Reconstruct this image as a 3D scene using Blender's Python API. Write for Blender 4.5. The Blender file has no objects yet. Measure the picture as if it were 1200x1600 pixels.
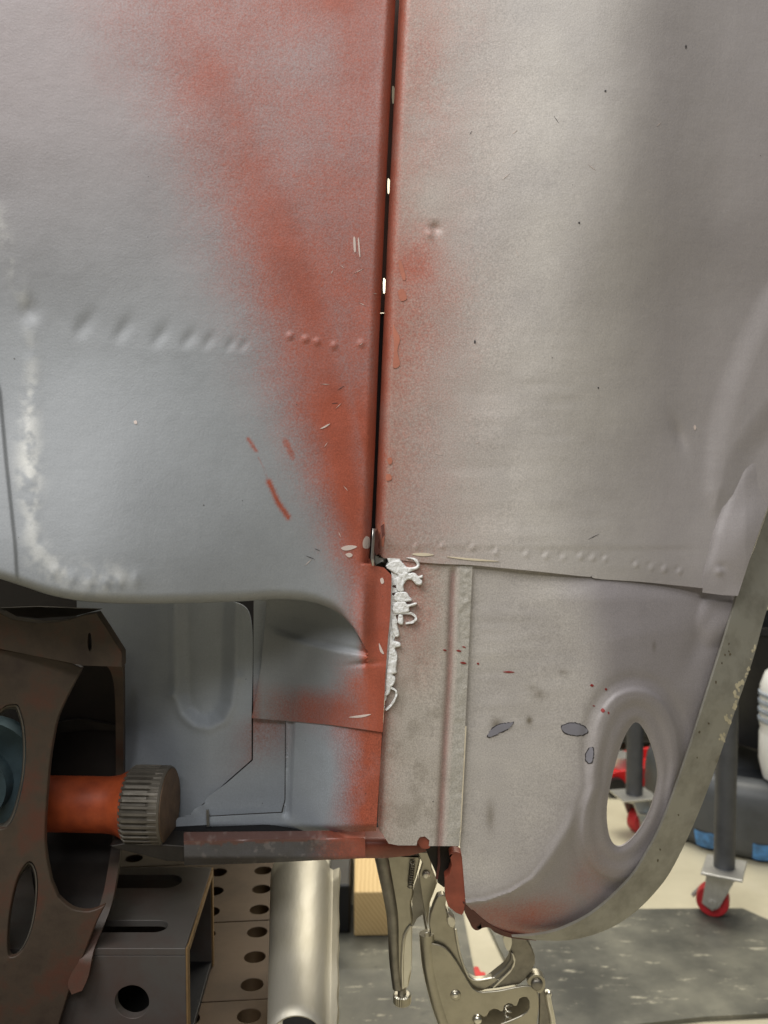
import bpy, bmesh, math, random
import numpy as np
from mathutils import Vector, Matrix, geometry

# ------------------------------------------------------------------ camera, world, lamps, exposure
SC = bpy.context.scene
COL = SC.collection
random.seed(7)
F = 1400.0                       # focal length in photograph pixels (1200 wide)
PITCH = math.radians(3.0)
CAM = np.array([0.0, 0.0, 1.0])
UP = np.array([0.0, math.sin(PITCH), math.cos(PITCH)])
FW = np.array([0.0, math.cos(PITCH), -math.sin(PITCH)])

cd = bpy.data.cameras.new('camera')
cam = bpy.data.objects.new('camera', cd); COL.objects.link(cam)
cam.location = CAM
cam.rotation_euler = (math.radians(90) - PITCH, 0, 0)
cd.sensor_fit = 'HORIZONTAL'; cd.sensor_width = 36.0
cd.lens = 36.0 * F / 1200.0
cd.clip_start = 0.02; cd.clip_end = 60
cd.dof.use_dof = True; cd.dof.focus_distance = 0.70; cd.dof.aperture_fstop = 13.0
SC.camera = cam

w = bpy.data.worlds.new('World'); SC.world = w; w.use_nodes = True
bg = w.node_tree.nodes['Background']
bg.inputs['Color'].default_value = (0.86, 0.93, 1.0, 1); bg.inputs['Strength'].default_value = 0.075

def area(name, loc, target, sx, sy, power, col):
    l = bpy.data.lights.new(name, 'AREA'); l.shape = 'RECTANGLE'; l.size = sx; l.size_y = sy
    l.energy = power; l.color = col
    o = bpy.data.objects.new(name, l); COL.objects.link(o); o.location = loc
    o.rotation_euler = (Vector(target) - Vector(loc)).to_track_quat('-Z', 'Y').to_euler()
    return o
area('ceiling_lamp_front', (-1.15, -0.32, 3.05), (0.0, 0.7, 1.0), 1.9, 1.2, 92, (1.0, 0.99, 0.985))
area('recess_fill_lamp', (0.15, -1.5, 2.6), (0.0, 0.7, 0.9), 1.4, 0.5, 24, (1.0, 0.99, 0.985))  # added lamp that brightens the recess under the arch lip
area('ceiling_lamp_rear', (0.7, 2.6, 2.9), (0.6, 2.4, 0.0), 1.6, 1.6, 95, (1.0, 0.95, 0.84))
area('wall_fill_lamp', (0.0, 5.6, 3.0), (0.0, 6.6, 1.2), 1.6, 0.6, 90, (1.0, 0.96, 0.88))  # added lamp that brightens the far wall behind the gap slots
SC.view_settings.view_transform = 'Standard'; SC.view_settings.look = 'None'
SC.view_settings.gamma = 1.0; SC.view_settings.use_curve_mapping = False
SC.view_settings.exposure = -0.08
SC.cycles.use_denoising = True

# ------------------------------------------------------------------ helpers
def lin(r, g, b):
    f = lambda c: (c / 255 / 12.92) if c / 255 <= 0.04045 else ((c / 255 + 0.055) / 1.055) ** 2.4
    return np.array([f(r), f(g), f(b)])

def P(u, v, Y):
    """point of the place seen at photograph pixel (u, v) standing Y metres in front of the camera"""
    u = np.asarray(u, float); v = np.asarray(v, float); Y = np.asarray(Y, float)
    dx = (u - 600) / F; dv = -(v - 800) / F
    dy = FW[1] + dv * UP[1]; dz = FW[2] + dv * UP[2]
    t = Y / dy
    return np.stack([dx * t + 0 * Y, Y + 0 * dx * t, CAM[2] + dz * t], -1)

def ground(u, v, z=0.0):
    dx = (u - 600) / F; dv = -(v - 800) / F
    dy = FW[1] + dv * UP[1]; dz = FW[2] + dv * UP[2]
    t = (z - CAM[2]) / dz
    return (dx * t, dy * t, z)

def sm(x, a, b):
    t = np.clip((np.asarray(x, float) - a) / (b - a), 0, 1)
    return t * t * (3 - 2 * t)

def gauss(u, v, cu, cv, ru, rv=None, ang=0.0):
    rv = ru if rv is None else rv
    c, s = math.cos(ang), math.sin(ang)
    x = (u - cu) * c + (v - cv) * s; y = -(u - cu) * s + (v - cv) * c
    return np.exp(-(x / ru) ** 2 - (y / rv) ** 2)

_rng = np.random.RandomState(3)
_T = _rng.rand(256, 256)
def noise(u, v, s, seed=0):
    x = np.asarray(u, float) / s + seed * 17.31; y = np.asarray(v, float) / s + seed * 9.77
    xi = np.floor(x).astype(int); yi = np.floor(y).astype(int)
    fx = x - xi; fy = y - yi
    fx = fx * fx * (3 - 2 * fx); fy = fy * fy * (3 - 2 * fy)
    g = lambda a, b: _T[a % 256, b % 256]
    return (g(xi, yi) * (1 - fx) + g(xi + 1, yi) * fx) * (1 - fy) + (g(xi, yi + 1) * (1 - fx) + g(xi + 1, yi + 1) * fx) * fy
def fbm(u, v, s, n=3, seed=0):
    r = 0; a = 0.5; t = 0
    for i in range(n):
        r = r + a * noise(u, v, s / 2 ** i, seed + i); t += a; a *= 0.55
    return r / t

def interp(x, pts):
    p = np.array(pts, float)
    return np.interp(x, p[:, 0], p[:, 1])

def polydist(u, v, pts):
    """unsigned distance to a polyline and the sign (positive on the right of its direction, y down)"""
    u = np.asarray(u, float); v = np.asarray(v, float)
    best = np.full(u.shape, 1e9); sgn = np.ones(u.shape)
    for (a, b), (c, d) in zip(pts[:-1], pts[1:]):
        ex, ey = c - a, d - b
        t = np.clip(((u - a) * ex + (v - b) * ey) / (ex * ex + ey * ey), 0, 1)
        qx, qy = u - a - t * ex, v - b - t * ey
        dd = np.hypot(qx, qy)
        cr = ex * (v - b) - ey * (u - a)
        m = dd < best - 1e-9
        best = np.where(m, dd, best); sgn = np.where(m, np.where(cr < 0, 1.0, -1.0), sgn)
    return best, sgn

def inside(u, v, poly):
    u = np.asarray(u, float); v = np.asarray(v, float)
    r = np.zeros(u.shape, bool); n = len(poly)
    for i in range(n):
        x1, y1 = poly[i]; x2, y2 = poly[(i + 1) % n]
        if y1 == y2: continue
        c = ((y1 > v) != (y2 > v)) & (u < (x2 - x1) * (v - y1) / (y2 - y1) + x1)
        r ^= c
    return r

def cr(pts, n=8, closed=False):
    """Catmull-Rom curve through points"""
    p = [np.array(q, float) for q in pts]; out = []
    N = len(p)
    rng = range(N if closed else N - 1)
    for i in rng:
        if closed: a, b, c, d = p[i - 1], p[i], p[(i + 1) % N], p[(i + 2) % N]
        else: a, b, c, d = p[max(i - 1, 0)], p[i], p[i + 1], p[min(i + 2, N - 1)]
        for k in range(n):
            t = k / n
            out.append(tuple(0.5 * (2 * b + (c - a) * t + (2 * a - 5 * b + 4 * c - d) * t * t + (3 * b - a - 3 * c + d) * t ** 3)))
    if not closed: out.append(tuple(p[-1]))
    return out

def resample(poly, step, closed=True):
    out = []; n = len(poly)
    for i in range(n if closed else n - 1):
        a = np.array(poly[i], float); b = np.array(poly[(i + 1) % n], float)
        k = max(1, int(round(np.hypot(*(b - a)) / step)))
        for j in range(k): out.append(tuple(a + (b - a) * j / k))
    if not closed: out.append(tuple(poly[-1]))
    return out

def mesh_obj(name, verts, faces, mat, parent=None, smooth=True, angle=35):
    verts = np.asarray(verts, float)
    if parent is not None: verts = verts - np.array(parent_origin(parent))
    me = bpy.data.meshes.new(name)
    me.from_pydata(verts.tolist(), [], faces); me.update()
    if mat: me.materials.append(mat)
    o = bpy.data.objects.new(name, me); COL.objects.link(o)
    if parent is not None: o.parent = parent
    if smooth:
        me.polygons.foreach_set('use_smooth', [True] * len(me.polygons))
        me.set_sharp_from_angle(angle=math.radians(angle))
    return o

def parent_origin(p):
    x = np.array(p.location)
    while p.parent is not None:
        p = p.parent; x = x + np.array(p.location)
    return x

def bm_obj(name, bm, mat, parent=None, smooth=True, angle=35, bevel=0.0, seg=2):
    bmesh.ops.recalc_face_normals(bm, faces=bm.faces)
    me = bpy.data.meshes.new(name)
    if parent is not None:
        bmesh.ops.translate(bm, verts=bm.verts, vec=-Vector(parent_origin(parent)))
    bm.to_mesh(me); bm.free()
    if mat: me.materials.append(mat)
    o = bpy.data.objects.new(name, me); COL.objects.link(o)
    if parent is not None: o.parent = parent
    if smooth:
        me.polygons.foreach_set('use_smooth', [True] * len(me.polygons))
        me.set_sharp_from_angle(angle=math.radians(angle))
    if bevel > 0:
        m = o.modifiers.new('bevel', 'BEVEL'); m.width = bevel; m.segments = seg; m.limit_method = 'ANGLE'
        m.angle_limit = math.radians(40); m.harden_normals = True
    return o

def thing(name, label, cat, loc=(0, 0, 0), group=None):
    o = bpy.data.objects.new(name, None); COL.objects.link(o); o.location = loc
    o.empty_display_size = 0.05
    o['label'] = label; o['category'] = cat
    if group: o['group'] = group
    return o
def tag(o, label, cat, group=None):
    o['label'] = label; o['category'] = cat
    if group: o['group'] = group
    return o
def struct(o): o['kind'] = 'structure'; return o

def cdt(outline, holes, interior):
    pts = [Vector(p) for p in outline]; edges = [(i, (i + 1) % len(outline)) for i in range(len(outline))]
    for h in holes:
        b = len(pts); pts += [Vector(p) for p in h]; edges += [(b + i, b + (i + 1) % len(h)) for i in range(len(h))]
    pts += [Vector(p) for p in interior]
    vs, es, fs, *_ = geometry.delaunay_2d_cdt(pts, edges, [], 0, 1e-5)
    uv = np.array([(p.x, p.y) for p in vs]); fs = np.array([f for f in fs if len(f) == 3])
    c = uv[fs].mean(1)
    keep = inside(c[:, 0], c[:, 1], outline)
    for h in holes: keep &= ~inside(c[:, 0], c[:, 1], h)
    fs = fs[keep]
    a = uv[fs]
    area2 = (a[:, 1, 0] - a[:, 0, 0]) * (a[:, 2, 1] - a[:, 0, 1]) - (a[:, 2, 0] - a[:, 0, 0]) * (a[:, 1, 1] - a[:, 0, 1])
    fl = area2 > 0
    fs[fl] = fs[fl][:, ::-1]
    used = np.unique(fs); mp = -np.ones(len(uv), int); mp[used] = np.arange(len(used))
    return uv[used], mp[fs]

def sheet(name, outline, depth, mat, parent, step=3.0, thick=0.0014, holes=(), paint=None, extra=(), avoid=None, angle=40, back=None):
    """pressed sheet-metal panel: an outline with its own depth at every point, plus the cut edge's thickness"""
    outline = resample(outline, step); holes = [resample(h, step) for h in holes]
    o = np.array(outline)
    gu, gv = np.meshgrid(np.arange(o[:, 0].min(), o[:, 0].max(), step), np.arange(o[:, 1].min(), o[:, 1].max(), step * 0.9))
    gu = gu + (np.arange(gu.shape[0]) % 2)[:, None] * step * 0.5
    gu = gu.ravel(); gv = gv.ravel()
    k = inside(gu, gv, outline)
    for h in holes: k &= ~inside(gu, gv, h)
    gu, gv = gu[k], gv[k]
    b = np.array(outline + [p for h in holes for p in h])
    # keep grid points off the boundary
    cell = {}
    for x, y in b: cell.setdefault((int(x // 8), int(y // 8)), []).append((x, y))
    ok = np.ones(len(gu), bool)
    for i, (x, y) in enumerate(zip(gu, gv)):
        cx, cy = int(x // 8), int(y // 8)
        for dx in (-1, 0, 1):
            for dy in (-1, 0, 1):
                for q in cell.get((cx + dx, cy + dy), ()):
                    if (q[0] - x) ** 2 + (q[1] - y) ** 2 < (0.45 * step) ** 2: ok[i] = False
    if avoid is not None: ok &= avoid(gu, gv)
    pts = list(zip(gu[ok], gv[ok])) + list(extra)
    uv, fs = cdt(outline, holes, pts)
    Y = depth(uv[:, 0], uv[:, 1])
    V = P(uv[:, 0], uv[:, 1], Y)
    faces = fs.tolist()
    # rim
    ed = np.sort(np.concatenate([fs[:, [0, 1]], fs[:, [1, 2]], fs[:, [2, 0]]]), 1)
    dirn = np.concatenate([fs[:, [0, 1]], fs[:, [1, 2]], fs[:, [2, 0]]])
    key = ed[:, 0] * 10 ** 7 + ed[:, 1]
    uq, inv, cnt = np.unique(key, return_inverse=True, return_counts=True)
    be = dirn[cnt[inv] == 1]
    bv = np.unique(be); nb = {int(x): len(V) + i for i, x in enumerate(bv)}
    Vb = V[bv] + (np.array([0, thick, 0]) if back is None else np.array(back))
    for a, c in be: faces.append((int(c), int(a), nb[int(a)], nb[int(c)]))
    allV = np.concatenate([V, Vb]); alluv = np.concatenate([uv, uv[bv]])
    ob = mesh_obj(name, allV, faces, mat, parent, angle=angle)
    if paint is not None:
        colr, red, grain = paint(alluv[:, 0], alluv[:, 1])
        N = len(allV); me = ob.data
        at = me.attributes.new('paint', 'FLOAT_COLOR', 'POINT')
        c4 = np.ones((N, 4), np.float32); c4[:, :3] = colr
        at.data.foreach_set('color', c4.ravel())
        for nm, arr in (('red', red), ('grain', grain)):
            a = me.attributes.new(nm, 'FLOAT', 'POINT')
            a.data.foreach_set('value', np.broadcast_to(np.asarray(arr, np.float32), (N,)).copy())
    return ob

def plate(name, outline, Y, thick, mat, parent=None, holes=(), bevel=0.0, seg=2, depthfn=None, angle=35):
    """solid plate cut to an outline, front face at Y (or following depthfn), `thick` metres deep"""
    uv, fs = cdt(list(outline), [list(h) for h in holes], [])
    Yv = np.full(len(uv), float(Y)) if depthfn is None else depthfn(uv[:, 0], uv[:, 1])
    V = P(uv[:, 0], uv[:, 1], Yv); n = len(V)
    bm = bmesh.new()
    a = [bm.verts.new(v) for v in V]; b = [bm.verts.new(v + np.array([0, thick, 0])) for v in V]
    for f in fs.tolist():
        bm.faces.new([a[i] for i in f]); bm.faces.new([b[i] for i in reversed(f)])
    edc = {}
    for f in fs.tolist():
        for i in range(3):
            e = (f[i], f[(i + 1) % 3]); k = tuple(sorted(e)); edc.setdefault(k, []).append(e)
    for k, l in edc.items():
        if len(l) == 1:
            i, j = l[0]; bm.faces.new([a[j], a[i], b[i], b[j]])
    bmesh.ops.dissolve_limit(bm, angle_limit=0.01, verts=bm.verts, edges=bm.edges)
    return bm_obj(name, bm, mat, parent, bevel=bevel, seg=seg, angle=angle)

def box_bm(bm, c, s, rot=None):
    M = Matrix.Translation(Vector(c)) @ (rot.to_4x4() if rot is not None else Matrix.Identity(4)) @ Matrix.Diagonal((s[0], s[1], s[2], 1))
    bmesh.ops.create_cube(bm, size=1.0, matrix=M)
def cyl_bm(bm, a, b, r, r2=None, n=24):
    a = Vector(a); b = Vector(b); d = b - a
    M = Matrix.Translation((a + b) / 2) @ d.to_track_quat('Z', 'Y').to_matrix().to_4x4()
    bmesh.ops.create_cone(bm, cap_ends=True, segments=n, radius1=r, radius2=r if r2 is None else r2, depth=d.length, matrix=M)
def lathe_bm(bm, prof, a, d, n=32):
    """profile [(r, along)] spun round the axis through a with direction d"""
    q = Vector(d).normalized().to_track_quat('Z', 'Y').to_matrix(); rings = []
    for r, h in prof:
        rings.append([bm.verts.new(Vector(a) + q @ Vector((r * math.cos(2 * math.pi * i / n), r * math.sin(2 * math.pi * i / n), h))) for i in range(n)])
    for A, B in zip(rings[:-1], rings[1:]):
        for i in range(n): bm.faces.new((A[i], A[(i + 1) % n], B[(i + 1) % n], B[i]))
    bm.faces.new(list(reversed(rings[0]))); bm.faces.new(rings[-1])
def tube_bm(bm, pts, r, n=10):
    pts = [Vector(p) for p in pts]; rings = []
    up = Vector((0.123, 0.9, 0.41)).normalized()
    for i, p in enumerate(pts):
        t = (pts[min(i + 1, len(pts) - 1)] - pts[max(i - 1, 0)]).normalized()
        x = t.cross(up).normalized(); y = x.cross(t)
        rr = r[i] if isinstance(r, (list, tuple)) else r
        rings.append([bm.verts.new(p + x * rr * math.cos(2 * math.pi * k / n) + y * rr * math.sin(2 * math.pi * k / n)) for k in range(n)])
    for A, B in zip(rings[:-1], rings[1:]):
        for k in range(n): bm.faces.new((A[k], A[(k + 1) % n], B[(k + 1) % n], B[k]))
    bm.faces.new(list(reversed(rings[0]))); bm.faces.new(rings[-1])

# ------------------------------------------------------------------ materials
def new_mat(name):
    m = bpy.data.materials.new(name); m.use_nodes = True
    nt = m.node_tree; return m, nt, nt.nodes['Principled BSDF']
def N(nt, t, **kw):
    n = nt.nodes.new(t)
    for k, v in kw.items(): setattr(n, k, v)
    return n
def math_node(nt, op, a, b=None, clamp=False):
    n = N(nt, 'ShaderNodeMath', operation=op, use_clamp=clamp)
    for i, x in enumerate((a, b)):
        if x is None: continue
        if isinstance(x, (int, float)): n.inputs[i].default_value = x
        else: nt.links.new(x, n.inputs[i])
    return n.outputs[0]
def tex_noise(nt, scale, detail=3, rough=0.55, vec=None):
    n = N(nt, 'ShaderNodeTexNoise'); n.inputs['Scale'].default_value = scale
    n.inputs['Detail'].default_value = detail; n.inputs['Roughness'].default_value = rough
    if vec is not None: nt.links.new(vec, n.inputs['Vector'])
    return n.outputs['Fac']
def objco(nt, scale=None):
    t = N(nt, 'ShaderNodeTexCoord').outputs['Object']
    if scale is None: return t
    m = N(nt, 'ShaderNodeMapping'); m.inputs['Scale'].default_value = scale
    nt.links.new(t, m.inputs['Vector']); return m.outputs['Vector']
def ramp(nt, fac, stops):
    r = N(nt, 'ShaderNodeValToRGB'); cr_ = r.color_ramp
    while len(cr_.elements) < len(stops): cr_.elements.new(0.5)
    for e, (p, c) in zip(cr_.elements, stops):
        e.position = p; e.color = (*c, 1) if len(c) == 3 else c
    nt.links.new(fac, r.inputs['Fac']); return r.outputs['Color']
def mix(nt, fac, a, b, mode='MIX'):
    n = N(nt, 'ShaderNodeMix', data_type='RGBA', blend_type=mode, clamp_factor=True)
    for s, x in ((0, fac), (6, a), (7, b)):
        if hasattr(x, 'is_linked') or hasattr(x, 'links'): nt.links.new(x, n.inputs[s])
        elif isinstance(x, (int, float)): n.inputs[s].default_value = x
        else: n.inputs[s].default_value = (*x, 1)
    return n.outputs[2]
def bump(nt, h, strength, dist, bsdf, prev=None):
    b = N(nt, 'ShaderNodeBump'); b.inputs['Strength'].default_value = strength; b.inputs['Distance'].default_value = dist
    nt.links.new(h, b.inputs['Height'])
    if prev is not None: nt.links.new(prev, b.inputs['Normal'])
    nt.links.new(b.outputs['Normal'], bsdf.inputs['Normal']); return b.outputs['Normal']

RED = lin(154, 78, 57)
def primer_material():
    m, nt, b = new_mat('sprayed_primer'); co = objco(nt)
    pa = N(nt, 'ShaderNodeAttribute', attribute_name='paint').outputs['Color']
    ra = N(nt, 'ShaderNodeAttribute', attribute_name='red').outputs['Fac']
    ga = N(nt, 'ShaderNodeAttribute', attribute_name='grain').outputs['Fac']
    n1 = tex_noise(nt, 620, 2, 0.6, co); n2 = tex_noise(nt, 900, 1, 0.5, co); n3 = tex_noise(nt, 35, 4, 0.6, co)
    amp = math_node(nt, 'MULTIPLY', math_node(nt, 'MULTIPLY', ra, math_node(nt, 'SUBTRACT', 1.0, ra)), 4.2)
    f = math_node(nt, 'MULTIPLY', math_node(nt, 'SUBTRACT', n1, 0.5), amp)
    f2 = math_node(nt, 'MULTIPLY', math_node(nt, 'SUBTRACT', n3, 0.5), math_node(nt, 'MULTIPLY', amp, 0.45))
    fac = math_node(nt, 'ADD', math_node(nt, 'ADD', ra, f), f2, True)
    redc = mix(nt, n3, tuple(RED * 0.82), tuple(RED * 1.15))
    c = mix(nt, fac, pa, redc)
    # fine overspray speckle, dark and light
    sp = math_node(nt, 'MULTIPLY', math_node(nt, 'SUBTRACT', n2, 0.5), math_node(nt, 'MULTIPLY', ga, 2.2))
    mul = math_node(nt, 'ADD', 1.0, sp)
    mul = math_node(nt, 'MULTIPLY', mul, math_node(nt, 'ADD', 0.93, math_node(nt, 'MULTIPLY', n3, 0.14)))
    cmb = N(nt, 'ShaderNodeCombineColor')
    for i in range(3): nt.links.new(mul, cmb.inputs[i])
    c = mix(nt, 1.0, c, cmb.outputs[0], 'MULTIPLY')
    mott = tex_noise(nt, 9, 5, 0.62, co)
    sc1 = tex_noise(nt, 60, 3, 0.7, objco(nt, (0.22, 1, 5.5))); sc2 = tex_noise(nt, 60, 3, 0.7, objco(nt, (6.0, 1, 0.3)))
    scr = math_node(nt, 'ADD', math_node(nt, 'MULTIPLY', math_node(nt, 'SUBTRACT', sc1, 0.5), 0.09), math_node(nt, 'MULTIPLY', math_node(nt, 'SUBTRACT', sc2, 0.5), 0.06))
    m2 = math_node(nt, 'ADD', math_node(nt, 'ADD', 0.90, math_node(nt, 'MULTIPLY', mott, 0.20)), scr)
    cmb2 = N(nt, 'ShaderNodeCombineColor')
    for i in range(3): nt.links.new(m2, cmb2.inputs[i])
    c = mix(nt, 1.0, c, cmb2.outputs[0], 'MULTIPLY')
    # a scatter of tiny dark specks
    v = N(nt, 'ShaderNodeTexVoronoi'); v.inputs['Scale'].default_value = 75; v.inputs['Randomness'].default_value = 1.0
    nt.links.new(co, v.inputs['Vector'])
    pick = N(nt, 'ShaderNodeSeparateColor'); nt.links.new(v.outputs['Color'], pick.inputs[0])
    rad = math_node(nt, 'MULTIPLY', pick.outputs[1], 0.055)
    spot = math_node(nt, 'MULTIPLY', math_node(nt, 'LESS_THAN', v.outputs['Distance'], rad), math_node(nt, 'GREATER_THAN', pick.outputs[0], 0.80))
    c = mix(nt, math_node(nt, 'MULTIPLY', spot, 0.65), c, (0.04, 0.035, 0.03))
    nt.links.new(c, b.inputs['Base Color'])
    rg = math_node(nt, 'ADD', 0.28, math_node(nt, 'ADD', math_node(nt, 'MULTIPLY', n3, 0.14), math_node(nt, 'MULTIPLY', mott, 0.20)))
    nt.links.new(rg, b.inputs['Roughness'])
    b.inputs['Specular IOR Level'].default_value = 0.5
    nb = bump(nt, n1, 0.22, 0.0006, b)
    bump(nt, tex_noise(nt, 60, 3, 0.5, co), 0.10, 0.004, b, nb)
    return m
PRIMER = primer_material()

def metal(name, col, rough=0.35, metallic=1.0, grime=0.4, scale=40, bumpy=0.05, brush=None, dark=(0.02, 0.018, 0.014)):
    m, nt, b = new_mat(name); co = objco(nt, brush)
    n = tex_noise(nt, scale, 5, 0.65, co)
    fac = ramp(nt, n, [(0.42, (0, 0, 0)), (0.75, (1, 1, 1))])
    sep = N(nt, 'ShaderNodeSeparateColor'); nt.links.new(fac, sep.inputs[0])
    g = math_node(nt, 'MULTIPLY', sep.outputs[0], grime)
    nt.links.new(mix(nt, g, tuple(col), dark), b.inputs['Base Color'])
    b.inputs['Metallic'].default_value = metallic
    nt.links.new(math_node(nt, 'ADD', rough, math_node(nt, 'MULTIPLY', n, 0.25)), b.inputs['Roughness'])
    bump(nt, tex_noise(nt, scale * 6, 3, 0.6, co), bumpy, 0.001, b)
    return m
def simple(name, col, rough=0.6, var=0.2, scale=30, bumpy=0.1, bdist=0.002, col2=None, spec=0.4):
    m, nt, b = new_mat(name); co = objco(nt)
    n = tex_noise(nt, scale, 5, 0.6, co)
    c2 = tuple(np.array(col) * (1 - var)) if col2 is None else tuple(col2)
    f = ramp(nt, n, [(0.35, (0, 0, 0)), (0.68, (1, 1, 1))])
    nt.links.new(mix(nt, f, tuple(col), c2), b.inputs['Base Color'])
    b.inputs['Roughness'].default_value = rough; b.inputs['Specular IOR Level'].default_value = spec
    bump(nt, tex_noise(nt, scale * 5, 3, 0.6, co), bumpy, bdist, b)
    return m

M_EDGE = metal('bare_flange_steel', lin(152, 149, 137), 0.45, 0.35, 0.5, 38, 0.12, dark=tuple(lin(80, 74, 60)))
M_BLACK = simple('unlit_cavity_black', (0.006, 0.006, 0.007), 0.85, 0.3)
M_JAMB = simple('brown_inner_jamb', lin(62, 46, 38), 0.8, 0.4)
M_SEAL = simple('white_seam_sealer', (0.86, 0.86, 0.84), 0.6, 0.06, 260, 0.5, 0.0015, col2=(0.70, 0.69, 0.65))
M_BARE = metal('torn_bare_steel', (0.5, 0.49, 0.46), 0.28, 1.0, 0.3, 90)
M_REDPAINT = simple('red_oxide_paint', tuple(RED * 0.8), 0.45, 0.35, 60, 0.1, 0.001, spec=0.5)
M_RUST = simple('brown_red_edge', lin(96, 52, 42), 0.6, 0.4, 80, 0.2, 0.002)
M_STRAP = metal('dark_forged_strap', lin(62, 58, 54), 0.42, 0.7, 0.5, 60)
M_ORANGE = simple('orange_enamel', lin(178, 80, 40), 0.5, 0.25, 38, 0.12, 0.001, col2=lin(132, 56, 30), spec=0.45)
M_SPLINE = metal('greasy_splined_steel', lin(112, 106, 96), 0.42, 0.4, 0.55, 45, 0.12, dark=tuple(lin(54, 49, 42)))
M_CAPFACE = simple('tan_end_face', lin(120, 96, 74), 0.6, 0.4, 60, 0.15)

def bracket_material():
    m, nt, b = new_mat('rusty_brown_bracket'); co = objco(nt)
    n = tex_noise(nt, 22, 6, 0.65, co); n2 = tex_noise(nt, 90, 4, 0.6, co)
    z = N(nt, 'ShaderNodeSeparateXYZ'); nt.links.new(co, z.inputs[0])
    base = ramp(nt, n, [(0.34, tuple(lin(58, 46, 38))), (0.5, tuple(lin(74, 62, 50))), (0.66, tuple(lin(92, 54, 40)))])
    nt.links.new(mix(nt, math_node(nt, 'MULTIPLY', n2, 0.35), base, tuple(lin(60, 48, 38))), b.inputs['Base Color'])
    b.inputs['Roughness'].default_value = 0.55
    bump(nt, n2, 0.15, 0.002, b); return m
M_BRACKET = bracket_material()
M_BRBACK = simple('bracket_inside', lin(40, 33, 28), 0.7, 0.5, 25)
M_BOX = metal('mill_scale_steel', lin(92, 88, 84), 0.42, 0.3, 0.8, 14, 0.08, dark=tuple(lin(88, 62, 52)))
M_BOXCUT = metal('sawn_steel_edge', lin(150, 122, 84), 0.45, 0.5, 0.3, 60)
M_TABLE = metal('fixture_plate_steel', lin(76, 58, 38), 0.5, 0.15, 0.6, 14, 0.05, dark=tuple(lin(46, 35, 23)))
M_ALU = metal('bright_aluminium', (0.50, 0.47, 0.39), 0.45, 0.7, 0.8, 26, 0.25, brush=(1, 0.25, 1), dark=(0.40, 0.36, 0.26))
M_CLAMP = metal('nickel_plated_clamp', (0.44, 0.41, 0.33), 0.26, 1.0, 0.25, 55, 0.06, dark=(0.16, 0.14, 0.10))
M_CLAMPD = metal('forged_clamp_arm', (0.30, 0.28, 0.24), 0.32, 1.0, 0.4, 55, 0.06)
M_SHINE = metal('bright_pin', (0.72, 0.69, 0.60), 0.2, 1.0, 0.15, 55)
M_POST = metal('black_tube_steel', lin(84, 86, 90), 0.38, 0.5, 0.3, 30)
M_ZINC = metal('zinc_caster', (0.62, 0.61, 0.57), 0.34, 0.9, 0.2, 60)
M_CASTER = simple('red_polyurethane', lin(178, 44, 48), 0.4, 0.2)
M_REDJACK = simple('red_jack_enamel', lin(206, 36, 36), 0.35, 0.15)
M_BINBLACK = simple('black_plastic', (0.012, 0.012, 0.013), 0.45, 0.3)
M_JUG = simple('white_plastic_jug', (0.80, 0.80, 0.77), 0.4, 0.05)
M_JUGRING = simple('grey_plastic_ring', lin(150, 158, 166), 0.4, 0.1)
M_CAB = simple('dark_cabinet', lin(58, 60, 58), 0.5, 0.15)
M_WALL = simple('cream_wall', lin(232, 222, 200), 0.8, 0.06)

def wood_material():
    m, nt, b = new_mat('pine_timber'); co = objco(nt)
    mp = N(nt, 'ShaderNodeMapping'); mp.inputs['Rotation'].default_value = (0, math.radians(35), 0); nt.links.new(co, mp.inputs[0])
    wv = N(nt, 'ShaderNodeTexWave', wave_type='BANDS'); wv.inputs['Scale'].default_value = 42; wv.inputs['Distortion'].default_value = 2.2
    wv.inputs['Detail'].default_value = 2; wv.inputs['Detail Scale'].default_value = 0.6
    nt.links.new(mp.outputs[0], wv.inputs['Vector'])
    n = tex_noise(nt, 20, 4, 0.6, objco(nt, (1, 0.08, 1)))
    c = mix(nt, wv.outputs['Fac'], tuple(lin(214, 186, 134)), tuple(lin(190, 156, 104)))
    c = mix(nt, math_node(nt, 'MULTIPLY', n, 0.5), c, tuple(lin(232, 204, 148)))
    nt.links.new(c, b.inputs['Base Color']); b.inputs['Roughness'].default_value = 0.7
    bump(nt, wv.outputs['Fac'], 0.1, 0.001, b); return m
M_WOOD = wood_material()

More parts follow.
